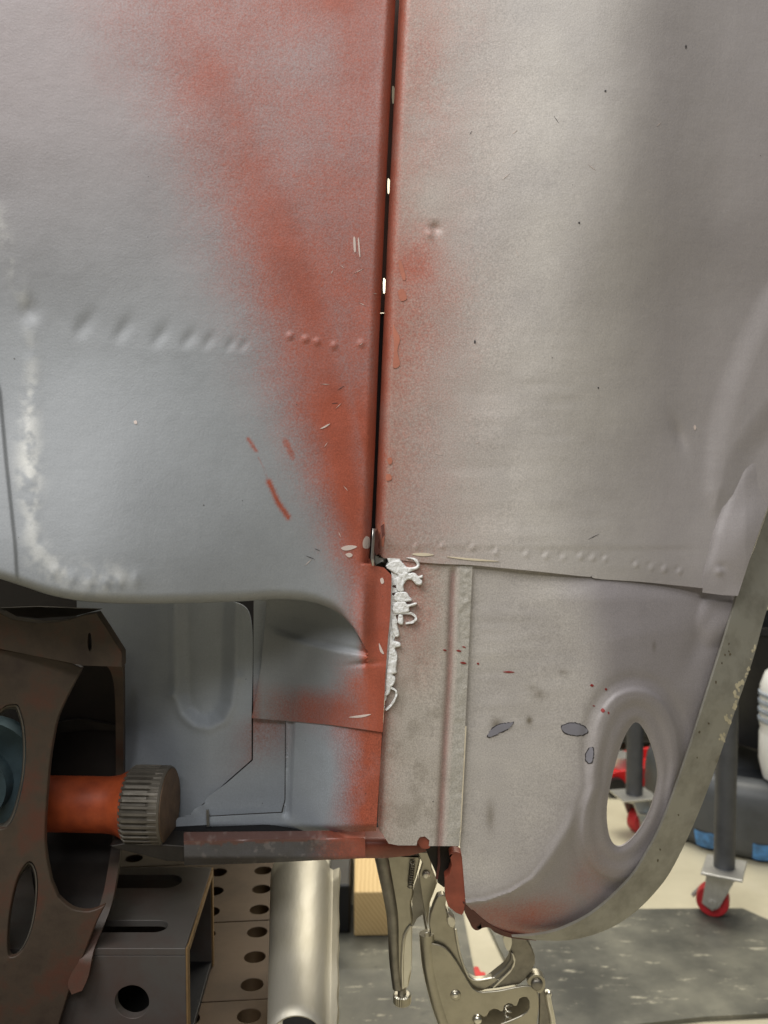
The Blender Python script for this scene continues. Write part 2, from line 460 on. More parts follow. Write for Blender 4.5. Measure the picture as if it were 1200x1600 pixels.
def floor_material():
    m, nt, b = new_mat('sealed_concrete'); co = objco(nt)
    n = tex_noise(nt, 3.0, 6, 0.6, co); n2 = tex_noise(nt, 40, 5, 0.6, co)
    c = ramp(nt, n, [(0.3, tuple(lin(186, 178, 152))), (0.6, tuple(lin(206, 198, 172))), (0.8, tuple(lin(212, 204, 184)))])
    nt.links.new(mix(nt, math_node(nt, 'MULTIPLY', n2, 0.25), c, tuple(lin(166, 158, 134))), b.inputs['Base Color'])
    b.inputs['Roughness'].default_value = 0.5; bump(nt, n2, 0.1, 0.003, b); return m
M_FLOOR = floor_material()
def mat_material():
    m, nt, b = new_mat('worn_rubber_mat'); co = objco(nt)
    n = tex_noise(nt, 4.5, 6, 0.62, co)
    base = ramp(nt, n, [(0.34, tuple(lin(66, 66, 60))), (0.5, tuple(lin(100, 99, 89))), (0.68, tuple(lin(130, 128, 114)))])
    st = tex_noise(nt, 30, 5, 0.75, objco(nt, (0.5, 1.7, 1)))
    fl = ramp(nt, st, [(0.60, (0, 0, 0)), (0.69, (0.85, 0.85, 0.85))])
    dk = ramp(nt, tex_noise(nt, 26, 3, 0.6, objco(nt, (0.8, 1.6, 1))), [(0.64, (0, 0, 0)), (0.72, (0.5, 0.5, 0.5))])
    c = mix(nt, fl, base, tuple(lin(196, 190, 168)))
    c = mix(nt, dk, c, tuple(lin(62, 64, 60)))
    nt.links.new(c, b.inputs['Base Color']); b.inputs['Roughness'].default_value = 0.45
    bump(nt, st, 0.2, 0.004, b); return m
M_MAT = mat_material()
def tyre_material():
    m, nt, b = new_mat('tyre_rubber'); co = objco(nt)
    n = tex_noise(nt, 12, 4, 0.6, co)
    c = mix(nt, n, tuple(lin(52, 54, 56)), tuple(lin(92, 95, 98)))
    nt.links.new(c, b.inputs['Base Color']); b.inputs['Roughness'].default_value = 0.5; return m
M_TYRE = tyre_material()
M_BLUE = simple('blue_protective_coat', lin(88, 150, 214), 0.5, 0.3, 25, col2=lin(60, 90, 120))

# ------------------------------------------------------------------ setting
def quad(name, pts, mat):
    return mesh_obj(name, pts, [tuple(range(len(pts)))], mat, smooth=False)
struct(quad('floor', [(-8, -3, 0), (8, -3, 0), (8, 7.2, 0), (-8, 7.2, 0)], M_FLOOR))
struct(quad('wall', [(-8, 7, -0.2), (8, 7, -0.2), (8, 7, 4.6), (-8, 7, 4.6)], M_WALL))

def floor_mat(px, label):
    pts = [ground(u, v) for u, v in px]
    bm = bmesh.new()
    lo = [bm.verts.new((x, y, 0.001)) for x, y, z in pts]; hi = [bm.verts.new((x, y, 0.009)) for x, y, z in pts]
    bm.faces.new(hi)
    for i in range(len(pts)):
        j = (i + 1) % len(pts); bm.faces.new((lo[i], lo[j], hi[j], hi[i]))
    bm.faces.new(list(reversed(lo)))
    return tag(bm_obj('rubber_mat', bm, M_MAT, smooth=False), label, 'floor mat')
floor_mat([(752, 1428), (900, 1427), (1000, 1426), (1160, 1425), (1260, 1470), (1320, 1500), (1320, 1585), (1100, 1596), (846, 1625)],
          'scuffed grey rubber mat lying under the caster of the rolling rack')
floor_mat([(240, 1410), (722, 1424), (742, 1530), (762, 1640), (240, 1640)],
          'plain grey rubber mat lying under the pine block')
# red paint spill on the bare concrete strip
g = [ground(u, v, 0.004) for u, v in cr([(736, 1514), (746, 1510), (751, 1518), (757, 1519), (758, 1524), (748, 1530), (740, 1530), (739, 1521)], 4, True)]
tag(mesh_obj('paint_spill', g, [tuple(range(len(g)))], simple('spilled_red_paint', lin(226, 70, 66), 0.5), smooth=False),
    'small red paint mark on the pale concrete between the mats', 'paint mark')

# ------------------------------------------------------------------ CAR BODY
body = thing('car_body', 'bare car body section in grey primer with red oxide overspray along the panel gap', 'car body', (0, 0.72, 0.66))

GAPL = [(-60, 621), (0, 618), (150, 610), (290, 603), (450, 596), (560, 591), (700, 586), (830, 580), (880, 576)]
GAPR = [(-60, 627), (0, 624), (150, 616), (290, 609), (450, 602), (560, 597), (700, 591), (830, 586), (880, 583)]
LIP = cr([(-60, 884), (0, 903), (40, 916), (80, 929), (130, 938), (200, 942), (300, 941), (380, 938), (430, 935), (480, 938), (515, 949), (540, 966), (560, 992), (573, 1018)], 6)
LIPA = np.array(LIP)
def lip(u): return np.interp(u, LIPA[:, 0], LIPA[:, 1])
def ret(u): return 0.088 * sm(606 - u, 10, 200)          # how far the wheel arch recess lies behind the skin

RIDGE = [(-5, 330), (14, 400), (36, 470), (46, 510), (50, 600), (44, 700), (47, 760), (52, 850), (80, 893), (130, 908), (215, 905)]
def dA(u, v):
    u = np.asarray(u, float); v = np.asarray(v, float)
    s = (600 - u) / 600
    Y = 0.70 - 0.045 * np.clip(s, 0, 2) ** 1.2 - 0.045 * sm(600 - u, 60, 480) * sm(v, 430, 960) ** 1.3
    L = lip(u); above = (v <= L + 0.7) | (u > 573)
    # rolled gap edge
    gl = interp(v, GAPL); e = np.clip(1 - (gl - u) / 16, 0, 1) * (v < 882)
    Y = Y + 0.009 * e ** 2.2
    # rolled lip
    t = np.clip((v - (L - 16)) / 16, 0, 1) * sm(580 - u, 0, 60)
    front = Y + 0.0055 * t ** 2.2
    # dents and bumps
    for i, (a, b_, r) in enumerate([(132, 508, 20), (192, 516, 18), (250, 525, 17), (294, 530, 14), (326, 533, 12), (360, 538, 10), (380, 540, 9)]):
        front = front + 0.0011 * (r / 18) * gauss(u, v, a, b_, r * 0.6, r * 1.25, 0.6) - 0.0004 * (r / 18) * gauss(u, v, a - r * 1.0, b_ + r * 1.1, r * 1.0)
    for a, b_ in [(453, 525), (477, 530), (495, 534), (522, 540), (564, 537)]:
        front = front - 0.0009 * np.exp(-(((u - a) / 5.5) ** 2 + ((v - b_) / 5.5) ** 2) ** 2)
    # lumpy welded ridge
    d, sg = polydist(u, v, RIDGE)
    lump = 0.55 + 0.9 * fbm(u, v, 26, 2, 4)
    front = front - 0.0008 * np.exp(-(d / 16) ** 2) * lump * interp(v, [(320, 0.5), (500, 0.8), (760, 1.0), (900, 0.6)])
    front = front + 0.0020 * gauss(u, v, 46, 485, 15, 18)
    for a, b_ in [(85, 893), (112, 905), (140, 910), (165, 912), (188, 910), (212, 905)]:
        front = front - 0.0007 * gauss(u, v, a, b_, 7, 11)
    # step of the overlapped outer sheet on the far left
    xl = interp(v, [(-60, -80), (500, -30), (610, 0), (720, 10), (850, 24), (920, 28)])
    front = front - 0.0022 * sm(xl - u, -2, 3)
    # vertical fold near the tongue
    fold = gauss(u, v, 566, 975, 9, 60); front = front - 0.004 * fold
    front = front + 0.0025 * gauss(u, v, 590, 960, 10, 70)
    # slow panel waviness
    wav = (fbm(u, v, 170, 2, 1) - 0.5) * 0.0022
    # tongue below the lip
    ev = interp(u, [(400, 968), (430, 985), (480, 1000), (530, 1011), (573, 1019)])
    w = np.clip(ev - L, 4, None)
    tt = np.clip((v - L) / w, 0, 1)
    amp = sm(u, 405, 470) * sm(578 - u, 0, 50)
    back = 0.70 - 0.045 * np.clip(s, 0, 2) ** 1.2 + ret(u) * (1 - 0.22 * sm(v, 1000, 1140) * 0) + 0.004 * np.sin(math.pi * tt) * amp * (tt < 1)
    back = back - 0.006 * np.exp(-np.clip(v - ev - 8, 0, None) / 30) * sm(v - ev, -6, 10) * amp + 0.0030 * np.exp(-((v - ev) / 4.5) ** 2) * sm(u, 440, 540)
    back = back + 0.003 * gauss(u, v, 575, 1036, 26, 4, -0.12)
    Yo = np.where(above, front, back)
    lower = (v > 882) & (u >= 573)
    blend = sm(v, 1019, 1060) * (u >= 573)
    return Yo * (1 - blend) + back * blend + wav

GREY = lin(140, 143, 145); GREYW = lin(157, 147, 147); BLUEG = lin(158, 164, 170); WARM = lin(164, 155, 144); DUST_SHEEN = lin(184, 179, 172)
def pA(u, v):
    n1 = fbm(u, v, 120, 4, 11); n2 = fbm(u, v, 34, 3, 5)
    c = GREY[None] * (1 - sm(v, 600, 0))[:, None] + GREYW[None] * sm(v, 600, 0)[:, None]
    red = np.zeros(len(u))
    band = [(255, -40), (300, 60), (345, 150), (385, 230), (430, 320), (465, 420), (500, 540), (525, 660), (545, 780), (570, 880), (592, 960)]
    cx = interp(v, [(b, a) for a, b in band])
    wl = interp(v, [(0, 120), (200, 112), (400, 108), (600, 88), (800, 52), (1000, 30)])
    wr = interp(v, [(0, 110), (200, 100), (400, 80), (600, 70), (800, 80), (1000, 80)])
    amp = interp(v, [(-40, 0.50), (60, 0.62), (250, 0.76), (420, 0.88), (600, 0.97), (800, 1.0)])
    x = (u - cx) / np.where(u < cx, wl, wr)
    main = amp * np.exp(-np.abs(x) ** 2.0)
    g = interp(v, GAPL) - u
    edge = 0.97 * np.exp(-(np.clip(g, 0, None) / 30) ** 1.5)
    right = interp(v, [(-40, 0.62), (100, 0.57), (250, 0.58), (350, 0.68), (450, 0.74), (540, 0.74), (600, 0.86), (700, 0.96), (880, 1.0)]) * (u > cx)
    red = np.maximum.reduce([main, edge, right * sm(u, cx[0] * 0 + cx, cx + 40)])
    red = red + 0.30 * gauss(u, v, 520, 0, 70, 30) * 1.0 - 0.16 * gauss(u, v, 455, 90, 38, 70)
    red = red + 0.2 * gauss(u, v, 560, 100, 40, 70) + 0.15 * gauss(u, v, 330, 120, 40, 40)
    red = red * (0.86 + 0.30 * n1) + (n2 - 0.5) * 0.10 * (red > 0.05)
    # smears of brushed red
    for p, wd, a in (([(388, 686), (400, 704)], 3, .8), ([(404, 715), (418, 745)], 1.2, .35), ([(420, 752), (434, 784), (450, 808)], 4.2, 1.1), ([(436, 640), (447, 680)], 3, .35), ([(447, 690), (458, 715)], 6, .8)):
        d, _ = polydist(u, v, p); red = np.maximum(red, a * np.exp(-(d / wd) ** 2))
    # tongue
    low = (v > lip(u) + 0.7) & (u < 575)
    tr = np.maximum(0.98 * sm(u, 470, 590) * sm(v, 1010, 1075), 0.85 * sm(v, 1045, 1110) * sm(u, 370, 500))
    tr = np.maximum(tr, 0.75 * np.exp(-((u - 393) / 14) ** 2) * sm(v, 1040, 1100))
    tr = np.maximum(tr, 0.95 * sm(u, 555, 572))
    tr = tr - 0.5 * gauss(u, v, 500, 1060, 60, 22) * 0.5
    red = np.where(low, tr * (0.8 + 0.4 * n1), red)
    red = np.where((u >= 575) & (v > 880), np.maximum(red, 0.97), red)
    # pale sealer smear on the ridge
    d, _ = polydist(u, v, [(-5, 330), (14, 400), (36, 470), (45, 500), (50, 580), (44, 680), (46, 760), (50, 840), (64, 870), (100, 895), (180, 905)])
    wgt = np.exp(-(d / interp(v, [(330, 12), (480, 9), (620, 12), (740, 20), (820, 11), (900, 24)])) ** 2) * sm(fbm(u, v, 18, 3, 8), 0.30, 0.62)
    wgt = wgt * interp(v, [(330, 0.3), (470, 0.3), (490, 0.1), (580, 0.35), (640, 0.6), (720, 0.85), (800, 0.55), (900, 0.42)])
    c = c * (1 - wgt[:, None]) + lin(206, 205, 198)[None] * wgt[:, None]
    return c, np.clip(red, 0, 1), 0.10 + 0.20 * np.clip(red, 0, 1)

gl_pts = [(interp(y, GAPL), y) for y in range(-60, 878, 40)]
outA = [(-60, -60)] + gl_pts + [(577, 872), (584, 884), (600, 887), (612, 899), (610, 960), (606, 1000), (602, 1060), (598, 1144)]
outA += [(570, 1140), (520, 1133), (455, 1127), (393, 1122), (399, 1095), (408, 1040), (412, 1000), (415, 962), (416, 940)]
lowlip = [(x, y + 1.6) for x, y in reversed(LIP) if x < 410]
outA += lowlip
tongue_lip = [p for p in resample(LIP, 2.5, False) if 418 < p[0] < 571]
extraA = tongue_lip + [(x, y + 1.6) for x, y in tongue_lip] + [p for p in resample(LIP, 2.5, False) if -58 < p[0] < 409]
def avoidA(u, v):
    d = v - lip(u)
    return ~((d > -2.2) & (d < 3.8) & (u < 573))
skin = sheet('wheel_arch_skin', outA, dA, PRIMER, body, step=3.0, paint=pA, extra=extraA, avoid=avoidA, angle=50)
sheet('fender_side', [(-900, -60), (-58, -60), (-58, 884)] + [(-400, 884), (-900, 884)], dA, PRIMER, body, step=16, paint=pA, thick=0.12)  # unseen run of the skin, added to block light from the left
skin['label'] = 'grey skin panel with a diagonal red oxide overspray band'

def spot(name, pts, dfn, mat, parent, proud=0.0004, n=5, closed=True):
    o = cr(pts, n, True)
    return sheet(name, o, lambda u, v: dfn(u, v) - proud, mat, parent, step=2.0, thick=proud + 0.0003)

# ---- inner wheel-arch wall behind
BEAD = [(282, 900), (283, 1000), (284, 1085), (292, 1110), (308, 1124), (326, 1127), (343, 1118), (353, 1098), (357, 1060), (360, 900)]
def dB(u, v):
    d, s = polydist(u, v, BEAD)
    ins = inside(u, v, BEAD + [(360, 890), (282, 890)])
    sd = np.where(ins, d, -d)
    Y = 0.783 + 0.060 * sm(330 - u, 0, 200) + 0.010 * sm(sd, -10, 14) - 0.002 * gauss(sd, 0 * sd, -12, 0, 6, 1)
    Y = Y - 0.0022 * gauss(u, v, 268, 1087, 6) - 0.0016 * gauss(u, v, 375, 1058, 7) + (fbm(u, v, 60, 2, 3) - .5) * 0.002
    return Y
def pB(u, v):
    c = np.repeat(BLUEG[None], len(u), 0) * (0.92 + 0.16 * fbm(u, v, 60, 3, 2))[:, None]
    red = 0.45 * np.exp(-np.clip(393 - u, 0, None) / 16) * sm(v, 1105, 1150) * (0.5 + n_(u, v))
    return c, np.clip(red, 0, 1), 0.12
def n_(u, v): return fbm(u, v, 30, 3, 6)
sheet('inner_wall', [(-700, 900), (600, 900), (598, 1300), (-700, 1304)], lambda u, v: 0.826 + 0.045 * sm(330 - u, 0, 200), PRIMER, body, step=12, paint=lambda u, v: (np.repeat(lin(58, 54, 52)[None], len(u), 0), 0.0, 0.1))  # painted dark to stand in for shade in the recess and seam gaps
sheet('inner_plate', [(120, 898), (352, 898)] + cr([(352, 938), (376, 944), (389, 957), (394, 985), (395, 1030), (393, 1122)], 5) + [(393, 1187)] + [(350, 1225), (322, 1252), (300, 1270), (280, 1284), (262, 1303), (120, 1303)],
      dB, PRIMER, body, step=3.2, paint=pB)['label'] = 'shaded inner wall plate with a pressed U-shaped bead'

def dC(u, v):
    s = (600 - u) / 600
    return np.minimum(0.70 - 0.045 * np.clip(s, 0, 2) ** 1.2 + ret(u) + 0.004, 0.782)
def pC(u, v):
    n = n_(u, v)
    c = np.repeat(BLUEG[None], len(u), 0)
    red = np.maximum(0.97 * sm(u, 490, 585), 0.62 * sm(v, 1225, 1135) * sm(u, 440, 580)) * sm(v, 1040, 1100)
    red = np.maximum(red, 0.62 * sm(v, 1215, 1125) * sm(v, 1050, 1105) * sm(u, 480, 400)) * (0.75 + 0.5 * n)
    red = np.maximum(red, 0.92 * sm(u + (v - 1150) * -0.25, 545, 575) * sm(v, 1240, 1150))
    red = red - 0.25 * gauss(u, v, 500, 1200, 30, 70)
    return c, np.clip(red, 0, 1), 0.14 + 0.4 * sm(u, 460, 600)
outC1 = [(396.5, 925), (470, 925), (446, 1106), (444.5, 1250), (439.5, 1268.5), (380, 1271.5), (328.5, 1274.5), (323.5, 1265), (323.5, 1292), (268, 1294), (277, 1279), (297, 1273.5), (303.5, 1264.5), (318.5, 1257.5), (323.5, 1246.5), (353.5, 1224.5), (395.2, 1188)]
def dC1(u, v):
    Y = dC(u, v) + 0.0035 - 0.001 * gauss(u, v, 300, 1268, 9) - 0.001 * gauss(u, v, 318, 1258, 7)
    d, _ = polydist(u, v, [(288, 1276), (322, 1262)]); return Y
c1 = sheet('patch_plate', outC1, dC1, PRIMER, body, step=3.0, paint=pC)
outC2 = [(447, 1100), (600, 1110), (597, 1143), (594, 1200), (590, 1262), (588, 1299)] + [(480, 1300), (400, 1297), (326, 1291), (326, 1277), (380, 1274), (441, 1271), (446, 1250)]
def dC2(u, v):
    Y = dC(u, v) - 0.0022 + 0.0035 * sm(np.abs(u - interp(v, [(1130, 454), (1280, 448)])), 7, 3) * sm(v, 1282, 1268)
    Y = Y + 0.010 * sm(v, 1284, 1302) ** 2
    return Y + (fbm(u, v, 50, 2, 9) - .5) * 0.0016
c2 = sheet('patch_plate', outC2, dC2, PRIMER, body, step=3.0, paint=pC)
c2['label'] = 'welded patch plate fading from grey to red at its edge'
plate('notch_tab', [(322, 1266), (326, 1266), (327, 1292), (323, 1292)], 0.770, 0.002, M_BARE, body)

# unseen floor pan added behind the inner wall to shade the table
bm = bmesh.new(); box_bm(bm, (-0.62, 1.065, 0.700), (0.98, 0.48, 0.004)); bm_obj('floor_shade_pan', bm, M_JAMB, body)
# ---- sill rail under the arch
def dRail(u, v):
    top = interp(u, [(180, 1316), (288, 1314), (570, 1309)])
    return 0.722 + 0.016 * np.clip((top - v) / 12, 0, 1) + 0.010 * sm(v, 1338, 1352) + (fbm(u, v, 20, 2, 2) - .5) * 0.002
def pRail(u, v):
    top = interp(u, [(180, 1318), (288, 1320), (570, 1312)]) + (fbm(u, v, 12, 2, 4) - .5) * 8
    c = np.where((v < top)[:, None], lin(92, 64, 56)[None], lin(76, 74, 74)[None])
    sc = sm(fbm(u, v, 9, 3, 15), 0.66, 0.75) * 0.22
    c = c * (1 - sc[:, None]) + lin(150, 140, 134)[None] * sc[:, None]
    red = 0.9 * sm(u, 470, 560) * (0.6 + 0.6 * n_(u, v))
    return c, np.clip(red, 0, 1), 0.2
sheet('sill_rail', [(287, 1303), (420, 1302), (570, 1300), (571, 1341), (500, 1344), (400, 1349), (288, 1352)], dRail, PRIMER, body, step=2.6, paint=pRail, thick=0.004)
plate('sill_rail_end', [(170, 1322), (205, 1316), (290, 1322), (289, 1347), (262, 1346), (180, 1326)], 0.735, 0.03, M_STRAP, body, bevel=0.001)
plate('sill_gap_shade', [(180, 1298), (600, 1298), (600, 1306), (180, 1312)], 0.765, 0.02, M_BLACK, body)  # black strip painted in for the shadow line above the rail
def dTube(u, v): return 0.742 - 0.010 * np.sqrt(np.clip(1 - ((v - 1324) / 18) ** 2, 0, 1))
sheet('sill_tube', [(566, 1308), (700, 1306), (692, 1322), (672, 1329), (640, 1337), (600, 1341), (566, 1341)], dTube, M_REDPAINT, body, step=3, thick=0.02)

# ---- door-side panel right of the gap
CREASE_E = cr([(1010, -80), (985, 150), (950, 320), (895, 480), (868, 640), (866, 780), (876, 885)], 14)
CREASE_F = [(884, 560), (890, 860), (925, 920), (948, 1000), (952, 1080), (940, 1150), (920, 1230), (892, 1290), (862, 1335), (832, 1374), (800, 1395), (760, 1409), (715, 1414)]
def sp(x, w): return w * np.log1p(np.exp(np.clip(x / w, -40, 40)))
def base_right(u, v):
    d, s = polydist(u, v, CREASE_E); de = d * np.where(s > 0, 1, -1)
    # sign: positive beyond the crease (to the right, away from the gap)
    de = u - interp(v, [(b, a) for a, b in CREASE_E])
    Ye = 0.7035 - 0.000012 * (u - 600) + 0.000265 * sp(de, 36.0)
    return Ye - 0.000150 * sp(u - 1105 + 45 * sm(v, 200, 900), 24)
RAISE = [(1118, 790), (1108, 768), (1110, 735), (1122, 672), (1142, 606), (1168, 540), (1200, 476), (1240, 420), (1300, 420), (1300, 600), (1210, 640), (1160, 705), (1140, 770)]
DIMP = [(650, 853, 5), (690, 853, 5), (738, 855, 6), (775, 862, 6), (822, 865, 6), (853, 868, 6), (880, 870, 6), (907, 869, 6), (926, 871, 6), (946, 873, 5), (994, 882, 5), (1018, 886, 6), (1038, 889, 6), (1062, 892, 5)]
def dE(u, v):
    Y = base_right(u, v)
    gr = interp(v, GAPR); e = np.clip(1 - (u - gr) / 18, 0, 1)
    Y = Y + 0.010 * e ** 2.0
    d, _ = polydist(u, v, RAISE + RAISE[:1]); ins = inside(u, v, RAISE); sd = np.where(ins, d, -d)
    Y = Y - 0.0042 * sm(sd, -24, 22) * sm(u, 1085, 1118)
    Y = Y + 0.0022 * gauss(u, v, 680, 357, 8) - 0.0012 * gauss(u, v, 672, 365, 7)
    Y = Y + 0.0022 * gauss(u, v, 1061, 680, 8, 24, -0.35)
    for a, b, r in DIMP: Y = Y - 0.0007 * (0.5 + fbm(a, b, 7, 1, 2)) * np.exp(-(((u - a) / (r * .8)) ** 2 + ((v - b) / r) ** 2) ** 2) + 0.0007 * gauss(u, v, a - 3, b - 3, 4)
    Y = Y + 0.0016 * sm(v, 850, 862) * sm(u, 1100, 1060) * 0.4
    Y = Y + (fbm(u, v, 150, 2, 21) - .5) * 0.0022 + (fbm(u * 0.25, v, 26, 2, 22) - .5) * 0.0009 * sm(u, 640, 760) * sm(v, 420, 600) * sm(1000 - u, 0, 120)
    return Y
def pE(u, v):
    n1 = fbm(u, v, 90, 4, 31); n2 = fbm(u, v, 26, 3, 33)
    dust_sheen = interp(u, [(600, 0.6), (700, 0.75), (860, 0.95), (960, 0.7), (1040, 0.2), (1200, 0.1)]) * (0.6 + 0.7 * n1)  # overspray dust, made paler mid-panel to paint in the sheen
    dust_sheen = np.clip(dust_sheen, 0, 1)[:, None]
    c = lin(146, 140, 139)[None] * (1 - dust_sheen) + DUST_SHEEN[None] * dust_sheen
    tau = (0.75 * np.exp(-np.clip(u - interp(v, GAPR) - 20, 0, None) / 110) * (0.6 + 0.6 * n1))[:, None]
    c = c * (1 - tau) + lin(156, 138, 126)[None] * tau
    x = u - interp(v, GAPR)
    red = 0.94 * np.exp(-(np.clip(x, 0, None) / 19) ** 2)
    red = np.maximum(red, 0.42 * np.exp(-(x / 105) ** 2) * interp(v, [(-60, .7), (100, .85), (250, .8), (340, .7), (420, 1.5), (520, 1.35), (640, 1.0), (860, .95)]))
    red = red + 0.30 * gauss(u, v, 650, 410, 34, 44) + 0.12 * gauss(u, v, 690, 500, 40, 60) + 0.12 * gauss(u, v, 655, 90, 36, 60) - 0.2 * gauss(u, v, 670, 310, 30, 40)
    red = red * (0.66 + 0.66 * n1) + (n2 - .5) * 0.12 * (red > 0.06)
    gr = interp(u, [(600, .34), (760, .34), (900, .2), (1000, .1)])
    return c, np.clip(red, 0, 1), gr
gr_pts = [(interp(y, GAPR), y) for y in range(-60, 860, 40)]
EBOT = cr([(600, 872), (640, 877), (690, 881), (737, 883), (800, 889), (850, 894), (905, 900), (923, 901), (927, 898), (931, 904), (1000, 909), (1060, 915), (1098, 919)], 5)
outE = list(reversed(gr_pts)) + [(1300, -60), (1300, 560)] + [(1240, 690), (1200, 785), (1172, 868), (1130, 925)] + list(reversed(EBOT)) + [(590, 866)]
outE = outE[::-1]
door = sheet('outer_skin', outE, dE, PRIMER, body, step=3.0, paint=pE)
door['label'] = 'taupe primer skin with dusty red speckle along the gap'
# corner tab lapped over the skin
def dTab(u, v):
    Y = base_right(u, v) - 0.0010
    d, _ = polydist(u, v, [(1103, 885), (1125, 800), (1156, 735), (1215, 660)])
    Y = Y + 0.0016 * np.exp(-(d / 9) ** 2) * sm(905 - v, 0, 40)
    Y = Y - 0.0065 * gauss(u, v, 1165, 838, 44, 60, 0.4) - 0.0018 * gauss(u, v, 1124, 893, 6) + 0.001 * gauss(u, v, 1128, 886, 6)
    Y = Y + 0.00010 * np.clip(u - 1165, 0, None) + (fbm(u, v, 40, 2, 41) - .5) * .0014
    return Y
outT = cr([(1098, 926), (1100, 898), (1106, 868), (1122, 812), (1150, 745), (1205, 675), (1300, 560)], 6) + [(1300, 640), (1240, 700), (1203, 782), (1176, 860), (1153, 931)] + [(1130, 930)]
sheet('corner_tab', outT, dTab, PRIMER, body, step=3.0, paint=lambda u, v: (np.repeat(lin(152, 146, 145)[None], len(u), 0), 0.0, 0.12))

# ---- lower rear panel with the oval hole
HOLE = cr([(996, 1129), (1013, 1152), (1026, 1195), (1026, 1228), (1013, 1272), (990, 1308), (967, 1323), (953, 1308), (948, 1270), (954, 1225), (968, 1172), (982, 1140)], 5, True)
HC = (985, 1228)
def baseF(u, v):
    d, s = polydist(u, v, CREASE_F)
    poly = CREASE_F + [(690, 1500), (690, 1700), (1400, 1700), (1400, 560)]
    out = inside(u, v, poly)
    sd = np.where(out, d, -d)
    w = interp(v, [(560, 30), (880, 26), (1000, 20), (1150, 11), (1300, 7), (1400, 5)])
    return 0.7085 - 0.000010 * (u - 700) + 0.000330 * w * np.log1p(np.exp(np.clip(sd / w, -40, 40))), sd
def dF(u, v):
    Y, sd = baseF(u, v)
    hd, _ = polydist(u, v, HOLE + HOLE[:1])
    # outer raised ring drifts wider towards the upper right
    ax = np.arctan2(v - HC[1], u - HC[0])
    rw = 29 + 24 * np.abs(np.sin(ax)) ** 1.5
    rf_ = 1 - 0.65 * np.exp(-((np.mod(ax + 2.5 + math.pi, 2 * math.pi) - math.pi) / 0.8) ** 2)
    Y = Y - 0.0030 * rf_ * sm(rw + 4 - hd, 0, 9) + 0.0024 * sm(rw * 0.74 - hd, 0, rw * 0.35) + 0.0016 * np.exp(-((hd - rw * 1.28) / (rw * 0.2)) ** 2) + 0.003 * np.exp(-(hd / 6.0) ** 2)
    # lapped lower edge of the flat plate
    lap, _ = polydist(u, v, [(720, 1412), (775, 1408), (806, 1391), (832, 1375)])
    Y = Y + 0.0028 * sm(sd, -1.5, 2.5) * sm(860 - u, 0, 60) * sm(v, 1340, 1385)
    Y = Y + 0.0010 * np.exp(-((sd + 6) / 5) ** 2) * sm(v, 1300, 1380)
    # ridge along the crease, pocket under the corner
    Y = Y - 0.0018 * np.exp(-(sd / 9) ** 2) * sm(v, 1120, 1220)
    pk = ((u - 1128 - (955 - v) * 0.3) / 36) ** 2 + ((v - 950) / 58) ** 2
    Y = Y - 0.0060 * sm(1.3 - pk, 0, 1.2) * sm(v, 925, 940)
    Y = Y + 0.003 * gauss(u, v, 1100, 985, 16, 60, 0.4)
    Y = Y + 0.004 * sm(940 - v, 0, 40) * sm(u, 760, 930)
    Y = Y + (fbm(u, v, 120, 2, 51) - .5) * .002 + (fbm(u * 0.2, v, 20, 2, 52) - .5) * 0.0008 * sm(920 - u, 0, 100) * sm(1200 - v, 0, 80)
    # rolled-under lower edge
    Y = Y + 0.004 * np.exp(-np.clip(1462 - v, 0, None) / 8)
    return Y
def pF(u, v):
    Y, sd = baseF(u, v); n1 = fbm(u, v, 60, 4, 61); n2 = fbm(u, v, 22, 3, 63)
    dust_sheen = (np.clip(0.85 * sm(-sd, -30, 60) * (0.65 + 0.6 * n1), 0, 1))[:, None]  # dust paler before the crease, the shaded turn beyond it painted darker
    c = lin(144, 138, 138)[None] * (1 - dust_sheen) + lin(174, 168, 160)[None] * dust_sheen
    st = (0.5 * gauss(u, v, 766, 1275, 7, 22) + 0.7 * gauss(u, v, 776, 1132, 9, 10) + 0.9 * gauss(u, v, 827, 1126, 5, 6) + 0.45 * gauss(u, v, 843, 1085, 9, 8) + 0.3 * gauss(u, v, 830, 1075, 10, 6) + 0.4 * gauss(u, v, 880, 1050, 8, 4) + 0.45 * gauss(u, v, 1022, 1010, 3, 9))[:, None]
    c = c * (1 - st) + lin(86, 76, 56)[None] * st
    red = 0.62 * sm(v, 1392, 1432) * sm(905 - u, 0, 90) * sm(sd, -2, 4) * (0.6 + 0.7 * n1) + 0.25 * gauss(u, v, 860, 1420, 50, 26)
    red = np.maximum(red, 0.35 * gauss(u, v, 925, 1370, 30, 40) * n1 * 1.4)
    return c, np.clip(red, 0, 1), 0.16 + 0.16 * sm(-sd, 0, 40)
FIN = cr([(1160, 900), (1136, 985), (1103, 1090), (1074, 1180), (1036, 1284), (1008, 1338), (982, 1376), (930, 1424), (880, 1451), (840, 1461), (800, 1464)], 7)
FOUT = cr([(840, 1469), (879, 1470), (915, 1464), (954, 1450), (990, 1427), (1022, 1396), (1050, 1358), (1084, 1288), (1112, 1217), (1150, 1107), (1176, 1032), (1199, 950), (1232, 850)], 6)
outF = [(738, 868), (900, 872), (1175, 900)] + [(x + 8, y + 3) for x, y in FIN[:-1]] + [(800, 1462), (770, 1448), (748, 1432), (728, 1413), (722, 1340), (719, 1325), (724, 1200), (730, 1050), (736, 900)]
rear = sheet('rear_corner_panel', outF, dF, PRIMER, body, step=3.0, paint=pF, holes=[HOLE], thick=0.0022)
rear['label'] = 'curved lower corner panel with an embossed oval hole'

